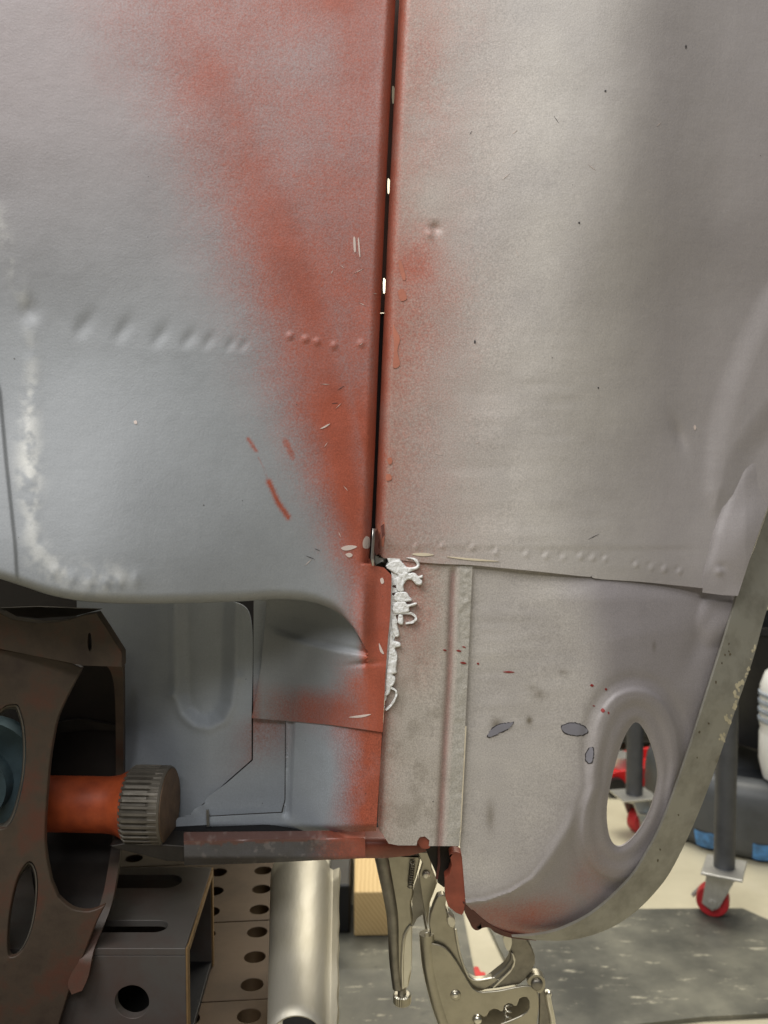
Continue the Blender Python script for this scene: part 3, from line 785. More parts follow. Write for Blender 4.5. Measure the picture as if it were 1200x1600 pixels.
# bare flange strip round the corner
def dG(u, v):
    Y, sd = baseF(u, v)
    return Y - 0.011 + (fbm(u, v, 40, 3, 71) - .5) * .0012
outG = [(1243, 700), (1204, 785), (1180, 855)] + FIN + FOUT + [(1275, 740)]
sheet('edge_flange', outG, dG, M_EDGE, body, step=4, thick=0.004)['label'] = 'bare grey-green steel flange strip along the curved edge'

flange = bpy.data.objects['edge_flange']; M_FLAKE = simple('flaking_edge_paint', lin(196, 186, 156), 0.6, 0.3, 90); M_STAIN = simple('brown_edge_stain', lin(96, 86, 66), 0.7, 0.3, 90)
rf = random.Random(5)
for i in range(46):
    t = rf.random(); 
    if i < 34: v = 1010 + 150 * rf.random() ** 0.9; u = interp(v, sorted((b, a) for a, b in FOUT)) - 2 - 9 * rf.random() ** 2.2
    else: v = 1000 + 360 * t; u = interp(v, sorted((b, a) for a, b in FIN if b < 1420)) + 4 + 22 * rf.random()
    a = rf.uniform(1.0, 3.4 if i < 34 else 2.0); an = rf.uniform(0, 3); n_p = 7
    sheet('paint_flake', [(u + a * rf.uniform(.5, 1.2) * math.cos(an + k * 2 * math.pi / n_p), v + 1.5 * a * rf.uniform(.5, 1.2) * math.sin(an + k * 2 * math.pi / n_p)) for k in range(n_p)],
          lambda u, v: dG(u, v) - 0.0003, M_FLAKE if i < 34 else M_STAIN, flange, step=2, thick=0.0006)

# ---- vertical strip patch below the gap
def ridgex(v): return interp(v, [(880, 712), (950, 709), (1050, 706), (1150, 700), (1250, 694), (1330, 690)])
def dH(u, v):
    x = u - ridgex(v)
    Y = 0.7058 - 0.0011 * sm(x, -4, 6) * sm(v, 880, 892) + 0.0022 * np.exp(-((x + 4) / 5) ** 2) * sm(v, 884, 895)
    z = sm(x, 4, 12)
    Y = Y + (fbm(u, v, 9, 2, 81) - .5) * 0.0017 * z * interp(v, [(880, 1.2), (1000, 0.9), (1200, 0.5)]) + (fbm(u, v, 50, 2, 82) - .5) * .0016
    Y = Y + 0.003 * np.exp(-np.clip(u - interp(v, [(880, 612), (1000, 605), (1300, 592)]), 0, None) / 6)
    return Y
def pH(u, v):
    n1 = fbm(u, v, 50, 4, 91); x = u - ridgex(v)
    c = np.repeat(lin(168, 160, 150)[None], len(u), 0)
    gv_ = (0.75 * np.exp(-((x + 4) / 5) ** 2) * sm(v, 884, 900))[:, None]
    c = c * (1 - gv_) + lin(128, 104, 98)[None] * gv_
    dk = (0.28 * sm(fbm(u, v, 34, 3, 93), 0.56, 0.72) * sm(-x, 0, 20) * sm(v, 1000, 1060))[:, None]
    c = c * (1 - dk) + lin(112, 104, 90)[None] * dk
    c = np.where((x > 8)[:, None], lin(164, 159, 149)[None], c)
    red = 0.16 * np.exp(-((x + 3) / 5) ** 2) * (0.65 + 0.5 * n1)
    red = np.maximum(red, 0.55 * sm(-x, 0, 60) * sm(1030 - v, -90, 90) * (0.5 + 0.8 * n1))
    red = np.maximum(red, 0.5 * np.exp(-np.clip(u - interp(v, [(880, 612), (1000, 605), (1300, 592)]), 0, None) / 12) * (0.4 + n1))
    return c, np.clip(red, 0, 1), 0.42
outH = [(632, 866), (740, 870), (738, 890), (731, 1050), (727, 1130), (722, 1240), (718, 1322), (690, 1322), (670, 1322)] + [(671, 1313), (664, 1307), (656, 1308), (652, 1314), (651, 1321)] + [(622, 1321), (607, 1318), (598, 1303), (592, 1296), (590, 1284), (594, 1200), (599, 1130), (603, 1060), (607, 1000), (611, 940), (613, 905), (622, 890)]
strip = sheet('strip_patch', outH, dH, PRIMER, body, step=2.6, paint=pH)
strip['label'] = 'narrow vertical patch with a pressed joggle and ground weld'
plate('plug', cr([(655, 1320), (652, 1313), (658, 1306), (668, 1307), (673, 1316), (671, 1325), (660, 1326)], 4, True), 0.708, 0.006, M_REDPAINT, body)

# ---- seam details
# dark jamb behind the gap with three gaps between its spot welds
def jamb_outline(y0, y1, w):
    return [(interp(y0, GAPL) - w, y0), (interp(y0, GAPR) + w, y0), (interp(y1, GAPR) + w, y1), (interp(y1, GAPL) - w, y1)]
slots = []
for cy, h in ((147, 14), (290, 12), (446, 12)):
    x = interp(cy, GAPR) - 1.0
    slots.append(cr([(x - 2.2, cy - h), (x + 2.6, cy - h * .6), (x + 3.4, cy), (x + 2.6, cy + h * .7), (x - 2.2, cy + h)], 3, True))
plate('inner_jamb', jamb_outline(-70, 488, 26), 0.722, 0.002, M_JAMB, body, holes=slots)
plate('inner_jamb', jamb_outline(489.5, 862, 26), 0.726, 0.002, M_BLACK, body)  # lower jamb painted black for the unlit gap
plate('opening_shade', [(560, 850), (690, 850), (690, 960), (600, 960), (560, 905)], 0.745, 0.002, M_BLACK, body)  # black sheet standing in for the shade inside the tear
# curled piece of torn metal at the corner
bm = bmesh.new()
cols = []
for i, (u, v) in enumerate([(583, 826), (582, 842), (581, 858), (580, 872), (582, 884)]):
    cols.append([bm.verts.new(P(u + dx, v, y)) for dx, y in ((-1, 0.694), (2, 0.697), (4.5, 0.704), (5, 0.712))])
for A, B in zip(cols[:-1], cols[1:]):
    for k in range(3): bm.faces.new((A[k], A[k + 1], B[k + 1], B[k]))
o = bm_obj('torn_metal', bm, M_BARE, body); o.modifiers.new('t', 'SOLIDIFY').thickness = 0.0008
bm = bmesh.new()
cols = []
for u, v in [(592, 868), (602, 866), (612, 869), (622, 874), (630, 882), (632, 892)]:
    cols.append([bm.verts.new(P(u + dx, v + dv, y)) for dx, dv, y in ((0, 0, 0.706), (-2, 9, 0.716), (-7, 17, 0.724 + 0.0005 * (v - 860)))])
for A, B in zip(cols[:-1], cols[1:]):
    for k in range(2): bm.faces.new((A[k], A[k + 1], B[k + 1], B[k]))
o = bm_obj('torn_metal', bm, M_STRAP, body); o.modifiers.new('t', 'SOLIDIFY').thickness = 0.0008

for k_, (pts, y_, m_) in enumerate((([(585, 836), (589, 826), (592, 838), (591, 856), (595, 862), (588, 868), (584, 858)], 0.6985, M_RUST), ([(586, 868), (598, 872), (606, 868), (612, 876), (604, 880), (596, 878), (588, 882)], 0.7075, M_BARE),
        ([(604, 880), (612, 872), (618, 882), (614, 894), (609, 890)], 0.7045, M_BARE), ([(595, 822), (600, 818), (601, 836), (597, 842)], 0.699, M_RUST))):
    plate('torn_flake', pts, y_, 0.0008, m_, body, depthfn=lambda u, v, y_=y_: y_ + 0.00025 * (u - 590) * math.sin(k_ + 1))

# white seam sealer: a string of lumps squeezed out of the seam
def sealer_blob(pts, wd, name='seam_sealer', parent=None):
    bm = bmesh.new()
    pts = cr(pts, 4); q = []; rr = []
    for i, (u, v) in enumerate(pts):
        q.append(P(u, v, 0.7015)); t = i / (len(pts) - 1)
        rr.append(0.00066 * wd * (0.55 + 0.45 * math.sin(math.pi * min(1, max(0, t * 0.9 + 0.06)))) * random.uniform(0.82, 1.15))
    tube_bm(bm, q, rr, 9)
    me = bpy.data.meshes.new(name); bmesh.ops.recalc_face_normals(bm, faces=bm.faces)
    vs = [tuple(v.co) for v in bm.verts]; fc = [tuple(v.index for v in f.verts) for f in bm.faces]
    bm.verts.index_update(); bm.free()
    return vs, fc
S = lambda l: [(604 + (x - 400) * 0.262 + (1000 - y) * 0.0048, 780 + y * 340 / 1600) for x, y in l]
seal = bpy.data.objects.new('seam_sealer', None); COL.objects.link(seal); seal.parent = body; seal.empty_display_size = 0.01
seal['label'] = 'white seam sealer squeezed out along the red edge'
vv_ = np.arange(872, 1096, 3.0); e0 = interp(vv_, [(872, 606), (890, 612), (905, 613), (1000, 607), (1100, 599)])
wd_ = interp(vv_, [(872, 22), (900, 16), (940, 12), (1000, 9), (1060, 10), (1095, 3)]) * (0.45 + 1.1 * fbm(vv_, vv_ * 0, 9, 2, 7)) * (fbm(vv_, vv_ * 0 + 5, 14, 2, 19) > 0.33)
o_ = [(a, b) for a, b in zip(e0 - 1, vv_)] + [(a + max(c, 0.8), b + 1) for a, b, c in zip(e0[::-1], vv_[::-1], wd_[::-1])]
sheet('sealer_smear', o_, lambda u, v: 0.7046 - 0.0010 * fbm(u, v, 4, 3, 25), M_SEAL, seal, step=1.2, thick=0.003, angle=75)
for pts in ([(385, 492), (440, 452), (480, 462), (512, 500), (556, 500), (572, 482), (545, 445), (505, 432), (560, 433), (587, 472), (582, 507), (545, 527), (520, 545), (560, 542), (582, 568), (606, 558), (606, 578), (592, 584), (606, 602), (600, 630), (570, 628), (545, 596), (520, 592), (503, 612), (494, 642), (497, 672), (470, 684), (452, 662), (450, 600), (462, 560), (430, 540)],
            [(448, 690), (508, 683), (530, 716), (548, 742), (520, 752), (444, 750)], [(442, 762), (500, 752), (522, 776), (560, 764), (578, 766), (566, 782), (532, 794), (528, 832), (438, 838)],
            [(470, 850), (494, 856), (498, 915), (480, 922), (466, 905)], [(428, 885), (452, 892), (468, 950), (477, 1002), (452, 1012), (432, 960)],
            [(420, 985), (438, 1005), (442, 1040), (480, 1056), (484, 1084), (452, 1096), (468, 1150), (462, 1240), (466, 1276), (442, 1290), (460, 1320), (448, 1366), (434, 1384), (424, 1430), (390, 1458), (386, 1446), (400, 1400), (402, 1290), (412, 1180)],
            [(382, 1505), (394, 1518), (400, 1534), (384, 1540)]):
    o_ = cr(S(pts), 3, True)
    def dS(u, v, o_=o_):
        d, _ = polydist(u, v, o_ + o_[:1])
        return 0.7040 - 0.0011 * np.sqrt(np.clip(d / 1.6, 0, 1)) - 0.0012 * fbm(u, v, 5, 2, 14)
    sheet('sealer_pad', o_, dS, M_SEAL, seal, step=0.9, thick=0.0025, angle=75)
for pts, wd in (([(440, 842), (530, 838), (566, 858), (572, 885), (550, 906), (512, 914)], 3.0), ([(428, 1384), (462, 1408), (464, 1450), (440, 1510), (405, 1552)], 2.8)):
    q = np.array(cr(S(pts), 5)); tn = np.gradient(q, axis=0); tn /= np.linalg.norm(tn, axis=1)[:, None]; nn = np.stack([-tn[:, 1], tn[:, 0]], 1)
    wv_ = wd * (0.45 + 0.75 * fbm(q[:, 0], q[:, 1], 5, 2, 3))[:, None] * 0.62
    o_ = [tuple(p) for p in q + nn * wv_] + [tuple(p) for p in (q - nn * wv_)[::-1]]
    sheet('sealer_curl', o_, lambda u, v: 0.7036 - 0.0010 * fbm(u, v, 4, 2, 5), M_SEAL, seal, step=0.9, thick=0.0022, angle=75)

# chips, scratches and paint spots on the panels
M_CHIPD = simple('dark_chip_edge', lin(64, 60, 60), 0.6); M_CHIP = simple('grey_chip', lin(126, 124, 130), 0.5, 0.15)
M_SCR = simple('bare_scratch', lin(206, 190, 180), 0.4, 0.1); M_REDDOT = simple('red_dot', lin(140, 42, 38), 0.5)
M_ORSC = simple('orange_scrape', lin(176, 110, 88), 0.5, 0.2); M_CREAM = simple('cream_filler', lin(208, 196, 170), 0.6, 0.15)
def chip(pts, parent=rear, dfn=dF):
    c = np.mean(pts, 0)
    rj = random.Random(int(c[0])); pts = [(x + rj.uniform(-.7, .7), y + rj.uniform(-.7, .7)) for x, y in resample(cr(pts, 4, True), 2.2)]
    big = [tuple(c + (np.array(p) - c) * 1.0 + np.sign(np.array(p) - c) * 1.3 + np.array([rj.uniform(-.5, .5), rj.uniform(-.5, .5)])) for p in pts]
    spot('paint_chip_edge', big, dfn, M_CHIPD, parent, 0.0003, 1)
    spot('paint_chip', pts, dfn, M_CHIP, parent, 0.0007, 1)
chip([(762, 1150), (768, 1140), (780, 1133), (795, 1130), (802, 1129), (797, 1137), (784, 1143), (772, 1150)])
chip([(877, 1138), (885, 1132), (900, 1131), (913, 1136), (918, 1144), (905, 1149), (888, 1147)])
chip([(917, 1190), (916, 1180), (921, 1170), (926, 1169), (927, 1180), (923, 1192)])
for u, v, a, b in ((925, 1071, 3, 2), (947, 1077, 2, 2), (942, 1110, 3.4, 3.4), (951, 1114, 1.4, 2), (928, 1103, 2, .8), (795, 1050, 9, 1.2), (747, 1037, 2, 1.6)):
    spot('red_spot', [(u - a, v), (u, v - b), (u + a, v + .4), (u, v + b)], dF, M_REDDOT, rear, 0.0004, 3)
for u, v, a, b in ((717, 1017, 4, 1.3), (695, 1016, 3, 1.2), (725, 1011, 3, .9), (724, 1036, 5, 1.6)):
    spot('red_spot', [(u - a, v - .6), (u, v - b), (u + a, v + .6), (u, v + b)], dH, M_REDDOT, strip, 0.0005, 3)
for pts in ([(533, 856), (545, 852), (558, 854), (548, 859), (538, 860)], [(540, 866), (547, 864), (551, 868), (545, 871)], [(567, 846), (572, 838), (578, 842), (577, 856), (568, 856)],
            [(552, 372), (555, 372), (556, 392), (553, 392)], [(559, 374), (561, 374), (563, 400), (561, 398)], [(592, 1005), (596, 1012), (600, 1022), (594, 1018)], [(594, 905), (598, 903), (600, 910), (596, 912)],
            [(500, 670), (510, 664), (516, 662), (508, 668)], [(545, 1121), (560, 1118), (580, 1116), (565, 1121)], [(209, 658), (213, 657), (214, 662), (210, 662)]):
    spot('bare_scratch', pts, dA, M_SCR, skin, 0.0004, 3)
for pts in ([(622, 410), (627, 408), (634, 434), (629, 436)], [(622, 455), (630, 452), (636, 466), (626, 470)], [(614, 508), (619, 516), (625, 530), (621, 548), (625, 570), (614, 574), (616, 545)],
            [(605, 717), (611, 715), (613, 722), (608, 726)], [(603, 742), (610, 741), (612, 749), (604, 751)], [(588, 822), (592, 818), (594, 830), (590, 838)], [(597, 820), (601, 818), (600, 850), (596, 852)]):
    spot('orange_scrape', pts, dE, M_ORSC, door, 0.0005, 3)
for pts in ([(643, 866), (660, 864), (678, 867), (660, 869)], [(698, 870), (730, 872), (780, 877), (740, 876)]):
    spot('filler_line', pts, dE, M_CREAM, door, 0.0005, 4)
for u, v, a, b in ((742, 534, 1.6, 3), (1072, 73, 1.4, 3), (946, 142, 1.6, 1.6), (905, 348, 1.6, 1.6), (935, 606, 1.3, 1.3), (1086, 668, 2, 4)):
    spot('dark_speck', [(u - a, v), (u, v - b), (u + a, v), (u, v + b)], dE, M_CHIPD if u != 1086 else M_SCR, door, 0.0004, 3)
rs = random.Random(11)
for i in range(26):
    if i < 16: v = rs.uniform(380, 880); u = interp(v, GAPL) - rs.uniform(8, 95); dfn_, par_ = dA, skin
    else: v = rs.uniform(120, 860); u = interp(v, GAPR) + rs.uniform(25, 420); dfn_, par_ = dE, door
    an = rs.uniform(-1.2, 1.2) + (1.57 if i % 3 == 0 else 0); ln = rs.uniform(3, 10); dx, dy = math.cos(an) * ln, math.sin(an) * ln; nx, ny = -math.sin(an) * 0.45, math.cos(an) * 0.45
    sheet('hairline_scratch', [(u - dx, v - dy), (u + nx, v + ny), (u + dx, v + dy), (u - nx, v - ny)], lambda a, b, f=dfn_: f(a, b) - 0.00025, M_SCR if i % 4 else M_CHIPD, par_, step=2, thick=0.0005)
# pale light edge of the strip's lap joint
plate('lap_edge', [(727, 1135), (729, 1135), (720.5, 1300), (718.8, 1300)], 0.7048, 0.001, M_CREAM, strip)

# ---- torn lower corner: bent red tab, dark bracket, rusty trim
plate('bent_tab', cr([(702, 1336), (708, 1331), (720, 1334), (725, 1345), (726, 1370), (727, 1400), (725, 1424), (721, 1430)], 3) + [(712, 1426), (700, 1416), (696, 1402), (695, 1372), (702, 1366), (706, 1352), (704, 1344)], 0.712, 0.012, M_REDPAINT, body, bevel=0.0012)
plate('inner_bracket', [(663, 1322), (716, 1322), (718, 1340), (706, 1346), (704, 1368), (698, 1376), (694, 1388), (684, 1380), (680, 1362), (672, 1345)], 0.728, 0.01, M_STRAP, body, bevel=0.001)
plate('inner_strut', [(684, 1321), (687.5, 1321), (688, 1352), (684, 1374), (681, 1374), (684, 1350)], 0.722, 0.004, M_RUST, body)
plate('rusty_trim', cr([(723, 1408), (735, 1417), (752, 1434), (772, 1448), (800, 1459), (835, 1464)], 4) + cr([(838, 1470), (800, 1466), (775, 1458), (765, 1450), (755, 1450), (746, 1454), (738, 1450), (733, 1440), (727, 1428), (724, 1418)], 4), 0.716, 0.008, M_RUST, body, bevel=0.001,
      depthfn=lambda u, v: baseF(u, v)[0] + 0.0025)
# rows of back structure so that the shell is closed behind
plate('rear_stiffener', [(640, 960), (720, 960), (712, 1318), (640, 1318)], 0.76, 0.003, M_JAMB, body)

# ------------------------------------------------------------------ torsion bar
AX = P(158, 1257, 0.760); tb = thing('torsion_bar', 'orange painted torsion bar with a grey splined end in front of the recess', 'torsion bar', tuple(P(60, 1303, 0.760)))
k = 0.760 / F * 1.03
bm = bmesh.new()
prof = [(42, -102), (42, 10), (43, 20), (45.5, 30), (51, 40), (56, 47)]
lathe_bm(bm, [(r * k, h * k) for r, h in prof], (AX[0], AX[1], AX[2]), (1, -0.05, 0), 40)
bm_obj('shaft', bm, M_ORANGE, tb, angle=60)
bm = bmesh.new(); nt_ = 38; ring = []
dirv = Vector((1, -0.05, 0)).normalized(); q = dirv.to_track_quat('Z', 'Y').to_matrix()
for h, rt, rv in ((44, 54, 54), (48, 58, 54.5), (52, 60.5, 55.5), (86, 60.5, 55.5), (91, 60, 58.5), (104, 60, 60), (107, 58, 58)):
    ringv = []
    for i in range(nt_ * 4):
        r = (rt, rt, rv, rv)[i % 4]; a = 2 * math.pi * (i + (0.25 if i % 2 else -0.25)) / (nt_ * 4)
        ringv.append(bm.verts.new(Vector(AX) + q @ Vector((r * k * math.cos(a), r * k * math.sin(a), h * k))))
    ring.append(ringv)
for A, B in zip(ring[:-1], ring[1:]):
    n = len(A)
    for i in range(n): bm.faces.new((A[i], A[(i + 1) % n], B[(i + 1) % n], B[i]))
bm.faces.new(list(reversed(ring[0]))); bm.faces.new(ring[-1])
bm_obj('splined_end', bm, M_SPLINE, tb, angle=25)
bm = bmesh.new(); a0 = Vector(AX) + dirv * 107 * k
cyl_bm(bm, a0, a0 + dirv * 1.2 * k, 56 * k, n=48); bm_obj('end_face', bm, M_CAPFACE, tb)

# ------------------------------------------------------------------ suspension bracket
br = thing('suspension_bracket', 'brown steel bracket with oval lightening holes around the orange torsion bar', 'bracket', tuple(P(60, 1640, 0.66)))
ov1 = cr([(38, 1140), (30, 1108), (22, 1101), (0, 1110), (-30, 1160), (-34, 1230), (-10, 1290), (15, 1288), (32, 1240), (39, 1190)], 5, True)
ov2 = cr([(44, 1347), (56, 1362), (58, 1400), (50, 1450), (34, 1485), (16, 1496), (11, 1478), (14, 1430), (26, 1375)], 5, True)
def dBr(u, v): return 0.700 - 0.00008 * (1200 - v) * 0 + 0.00012 * np.clip(u - 20, 0, None)
outBr = [(-80, 1012), (0, 1014), (60, 1024), (112, 1036), (128, 1044)] + cr([(104, 1090), (90, 1122), (82, 1160), (76, 1206), (70, 1294), (72, 1337), (80, 1378)], 4) + cr([(90, 1402), (112, 1420), (140, 1424), (164, 1414)], 3) + [(150, 1442), (128, 1500), (108, 1548), (92, 1600), (80, 1640), (-80, 1640)]
plate('web', outBr, 0.700, 0.006, M_BRACKET, br, holes=[ov1, ov2], bevel=0.0012, depthfn=dBr)
# rolled lips of the lightening holes
def lip_ring(name, ov, Y, d):
    bm = bmesh.new(); c = np.mean(ov, 0); R = []
    for s, y in ((1.0, Y), (0.97, Y + d * .4), (0.93, Y + d)):
        R.append([bm.verts.new(P(*(c + (np.array(p) - c) * s), y)) for p in ov])
    for A, B in zip(R[:-1], R[1:]):
        for i in range(len(A)): bm.faces.new((A[i], A[(i + 1) % len(A)], B[(i + 1) % len(A)], B[i]))
    o = bm_obj(name, bm, M_SPLINE, br); o.modifiers.new('t', 'SOLIDIFY').thickness = 0.001
lip_ring('hole_lip', ov1, 0.704, 0.022); lip_ring('hole_lip', ov2, 0.707, 0.022)
# top band
def dBand(u, v): return 0.648 + 0.010 * np.clip((1000 - v) / 40, 0, 1) ** 2
plate('top_band', [(-80, 962), (0, 958), (18, 968), (60, 974), (100, 971), (128, 962), (150, 958), (168, 985), (190, 1020), (190, 1042), (130, 1040), (60, 1026), (0, 1014), (-80, 1008)], 0.693, 0.012, M_BRACKET, br, bevel=0.0015,
      holes=[cr([(138, 990), (142, 992), (143, 1012), (140, 1018), (137, 1008)], 3, True)])
plate('top_lip', [(0, 950), (60, 948), (130, 951), (158, 952), (120, 962), (60, 966), (20, 962)], 0.745, 0.004, M_STRAP, br)
# outer rim: flange seen edge-on at the top, sweeping forward towards the bottom
def dRim(u, v): return interp(v, [(1000, 0.745), (1200, 0.800), (1330, 0.785), (1420, 0.740), (1500, 0.712), (1560, 0.706)])
rim = cr([(166, 978), (186, 1010), (192, 1044), (193, 1197), (192, 1260), (189, 1316), (184, 1360), (174, 1414), (158, 1456), (146, 1486), (138, 1525), (128, 1548)], 5)
rin = cr([(112, 1554), (106, 1538), (112, 1520), (124, 1500), (144, 1450), (160, 1400), (166, 1372), (174, 1322), (180, 1260), (181, 1197), (180, 1100), (176, 1060), (168, 1042), (150, 1030)], 5)
plate('outer_rim', rim + rin, 0.7, 0.006, M_BRACKET, br, depthfn=dRim)
# inside of the channel, its shade put into the sheet's dark colour
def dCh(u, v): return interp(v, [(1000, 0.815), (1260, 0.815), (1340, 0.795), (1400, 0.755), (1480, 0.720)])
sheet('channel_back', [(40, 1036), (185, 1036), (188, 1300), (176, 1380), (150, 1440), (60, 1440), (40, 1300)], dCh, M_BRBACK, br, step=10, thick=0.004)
plate('inner_rib', cr([(90, 1130), (120, 1124), (150, 1128), (178, 1134), (178, 1142), (140, 1140), (95, 1144)], 3, True), 0.811, 0.004, M_STRAP, br)
# teal disc added to stand in for bluish light in the upper lightening hole
bm = bmesh.new(); lathe_bm(bm, [(0.0, 0), (0.045, 0.0), (0.052, 0.01), (0.052, 0.03), (0.03, 0.034), (0.03, 0.05)], P(-6, 1200, 0.80), (0, -1, 0), 32)
tag(bm_obj('light_disc', bm, metal('teal_light_tone', lin(96, 120, 128), 0.45, 0.3, 0.4, 40)), 'teal grey disc standing in for bluish light in the upper oval hole of the bracket', 'light_disc')

# ------------------------------------------------------------------ slotted steel box section on the table
ZT = 0.50; TB = 0.60
bx0, bx1, by0, by1 = -0.50, -0.1645, 0.7225, 0.873; th = 0.006
bxo = thing('slotted_box_section', 'grey square steel tube section with slots and a round hole on the perforated table', 'steel tube', (-0.28, 0.74, ZT))
def panel_bm(name, pts2, holes, mapf, thick_vec, mat, bevel=0.0006):
    uv, fs = cdt(pts2, holes, []); bm = bmesh.new(); tv = Vector(thick_vec)
    a = [bm.verts.new(mapf(x, y)) for x, y in uv]; b = [bm.verts.new(Vector(mapf(x, y)) + tv) for x, y in uv]; edc = {}
    for f in fs.tolist():
        bm.faces.new([a[i] for i in f]); bm.faces.new([b[i] for i in reversed(f)])
        for i in range(3):
            e = (f[i], f[(i + 1) % 3]); edc.setdefault(tuple(sorted(e)), []).append(e)
    for l in edc.values():
        if len(l) == 1: i, j = l[0]; bm.faces.new((a[j], a[i], b[i], b[j]))
    bmesh.ops.dissolve_limit(bm, angle_limit=0.01, verts=bm.verts, edges=bm.edges)
    return bm_obj(name, bm, mat, bxo, bevel=bevel)
def slot(x0, x1, y, r, n=10):
    return [(x1 + r * math.cos(a), y + r * math.sin(a)) for a in np.linspace(-math.pi / 2, math.pi / 2, n)] + [(x0 + r * math.cos(a), y + r * math.sin(a)) for a in np.linspace(math.pi / 2, 3 * math.pi / 2, n)]
s1 = ground(255, 1447, TB); s2 = ground(278, 1377, TB)
panel_bm('top_wall', [(bx0, by0), (bx1, by0), (bx1 - 0.007, by1), (bx0, by1)], [slot(s1[0] - 0.055, s1[0] - 0.006, s1[1], 0.010), slot(s2[0] - 0.075, s2[0] - 0.010, s2[1], 0.0135)], lambda x, y: (x, y, TB), (0, 0, -th), M_BOX)
hc = P(206, 1566, by0)
panel_bm('front_wall', [(bx0, ZT + 0.001), (bx1, ZT + 0.001), (bx1, TB - th - 0.0004), (bx0, TB - th - 0.0004)], [[(hc[0] + 0.0142 * math.cos(a), hc[2] + 0.0142 * math.sin(a)) for a in np.linspace(0, 2 * math.pi, 32)[:-1]]], lambda x, z: (x, by0 + 0.0004, z), (0, 0.009, 0), M_BOX)
panel_bm('rear_wall', [(bx0, ZT + 0.001), (bx1 - 0.007, ZT + 0.001), (bx1 - 0.007, TB - th - 0.0004), (bx0, TB - th - 0.0004)], [], lambda x, z: (x, by1 - th, z), (0, th, 0), M_BOX)
panel_bm('bottom_wall', [(bx0, by0 + 0.010), (bx1 - 0.002, by0 + 0.010), (bx1 - 0.007, by1 - th - 0.0005), (bx0, by1 - th - 0.0005)], [], lambda x, y: (x, y, ZT + 0.001), (0, 0, th), M_BINBLACK)  # blackened to paint in the dark interior of the tube
# sawn open end, tan cut edge
for nm, y0_, y1_, z0_, z1_, xx in (('cut_edge', by0, by0 + 0.009, ZT + 0.001, TB, bx1), ('cut_edge', by1 - th, by1, ZT + 0.001, TB, bx1 - 0.007)):
    bm = bmesh.new(); box_bm(bm, (xx + 0.0008, (y0_ + y1_) / 2, (z0_ + z1_) / 2), (0.0015, y1_ - y0_ - 0.0006, z1_ - z0_ - 0.0006)); bm_obj(nm, bm, M_BOXCUT, bxo)
bm = bmesh.new(); vv = [(bx1 + 0.0002, by0 + 0.0095, TB - 0.0004), (bx1 - 0.0066, by1 - th - 0.0005, TB - 0.0004)]
a = Vector(vv[0]); b = Vector(vv[1])
vs = [bm.verts.new(x) for x in (a, b, b + Vector((0, 0, -th)), a + Vector((0, 0, -th)))]; vs2 = [bm.verts.new(x.co + Vector((0.0015, 0, 0))) for x in vs]
bm.faces.new(vs); bm.faces.new(vs2[::-1])
for i in range(4): bm.faces.new((vs[i], vs[(i + 1) % 4], vs2[(i + 1) % 4], vs2[i]))
bm_obj('cut_edge', bm, M_BOXCUT, bxo)

# ------------------------------------------------------------------ perforated fixture table
yaw = math.radians(5.2); cy_, sy_ = math.cos(yaw), math.sin(yaw)
O = np.array(ground(411, 1360, ZT))            # hole of the first visible row, second column from the edge
ex = np.array([cy_, sy_, 0]); ey = np.array([-sy_, cy_, 0])
def TP(a, b, z=0.0): return tuple(O + ex * a + ey * b + np.array([0, 0, z]))
tbl = thing('fixture_table', 'dark steel welding table with rows of round holes under the slotted tube', 'welding table', (O[0] - 0.3, O[1], 0))
rp = 0.0489; RE = 0.0225
def bar(j0, j1, gap=0.0007):
    b0 = -(j1 + 0.5) * rp + gap; b1 = -(j0 - 0.5) * rp - gap
    cols_ = range(-9, 1); hs = []
    for j in range(j0, j1 + 1):
        for c in cols_:
            ca, cb = c * 0.055, -j * rp
            hs.append([(ca + 0.0108 * math.cos(t), cb + 0.0108 * math.sin(t)) for t in np.linspace(0, 2 * math.pi, 25)[:-1]])
    uv, fs = cdt([(-0.53, b0), (RE, b0), (RE, b1), (-0.53, b1)], hs, [])
    bm = bmesh.new(); a = [bm.verts.new(TP(x, y)) for x, y in uv]; b = [bm.verts.new(TP(x, y, -0.016)) for x, y in uv]; edc = {}
    for f in fs.tolist():
        bm.faces.new([a[i] for i in f]); bm.faces.new([b[i] for i in reversed(f)])
        for i in range(3):
            e = (f[i], f[(i + 1) % 3]); edc.setdefault(tuple(sorted(e)), []).append(e)
    for l in edc.values():
        if len(l) == 1: i, j = l[0]; bm.faces.new((a[j], a[i], b[i], b[j]))
    bmesh.ops.dissolve_limit(bm, angle_limit=0.01, verts=bm.verts, edges=bm.edges)
    bm_obj('plate', bm, M_TABLE, tbl, bevel=0.0007)
for j0 in (-6, -3, 0, 3, 6, 9): bar(j0, j0 + 2)
bm = bmesh.new(); box_bm(bm, TP(-0.23, -0.12, -0.06), (0.46, 0.5, 0.02), Matrix.Rotation(yaw, 3, 'Z')); bm_obj('frame', bm, M_BLACK, tbl)
for a, b in ((-0.40, 0.08), (-0.40, -0.30), (-0.05, 0.08), (-0.05, -0.30)):
    bm = bmesh.new(); p = TP(a, b); box_bm(bm, (p[0], p[1], (ZT - 0.05) / 2), (0.05, 0.05, ZT - 0.05)); bm_obj('leg', bm, M_POST, tbl)

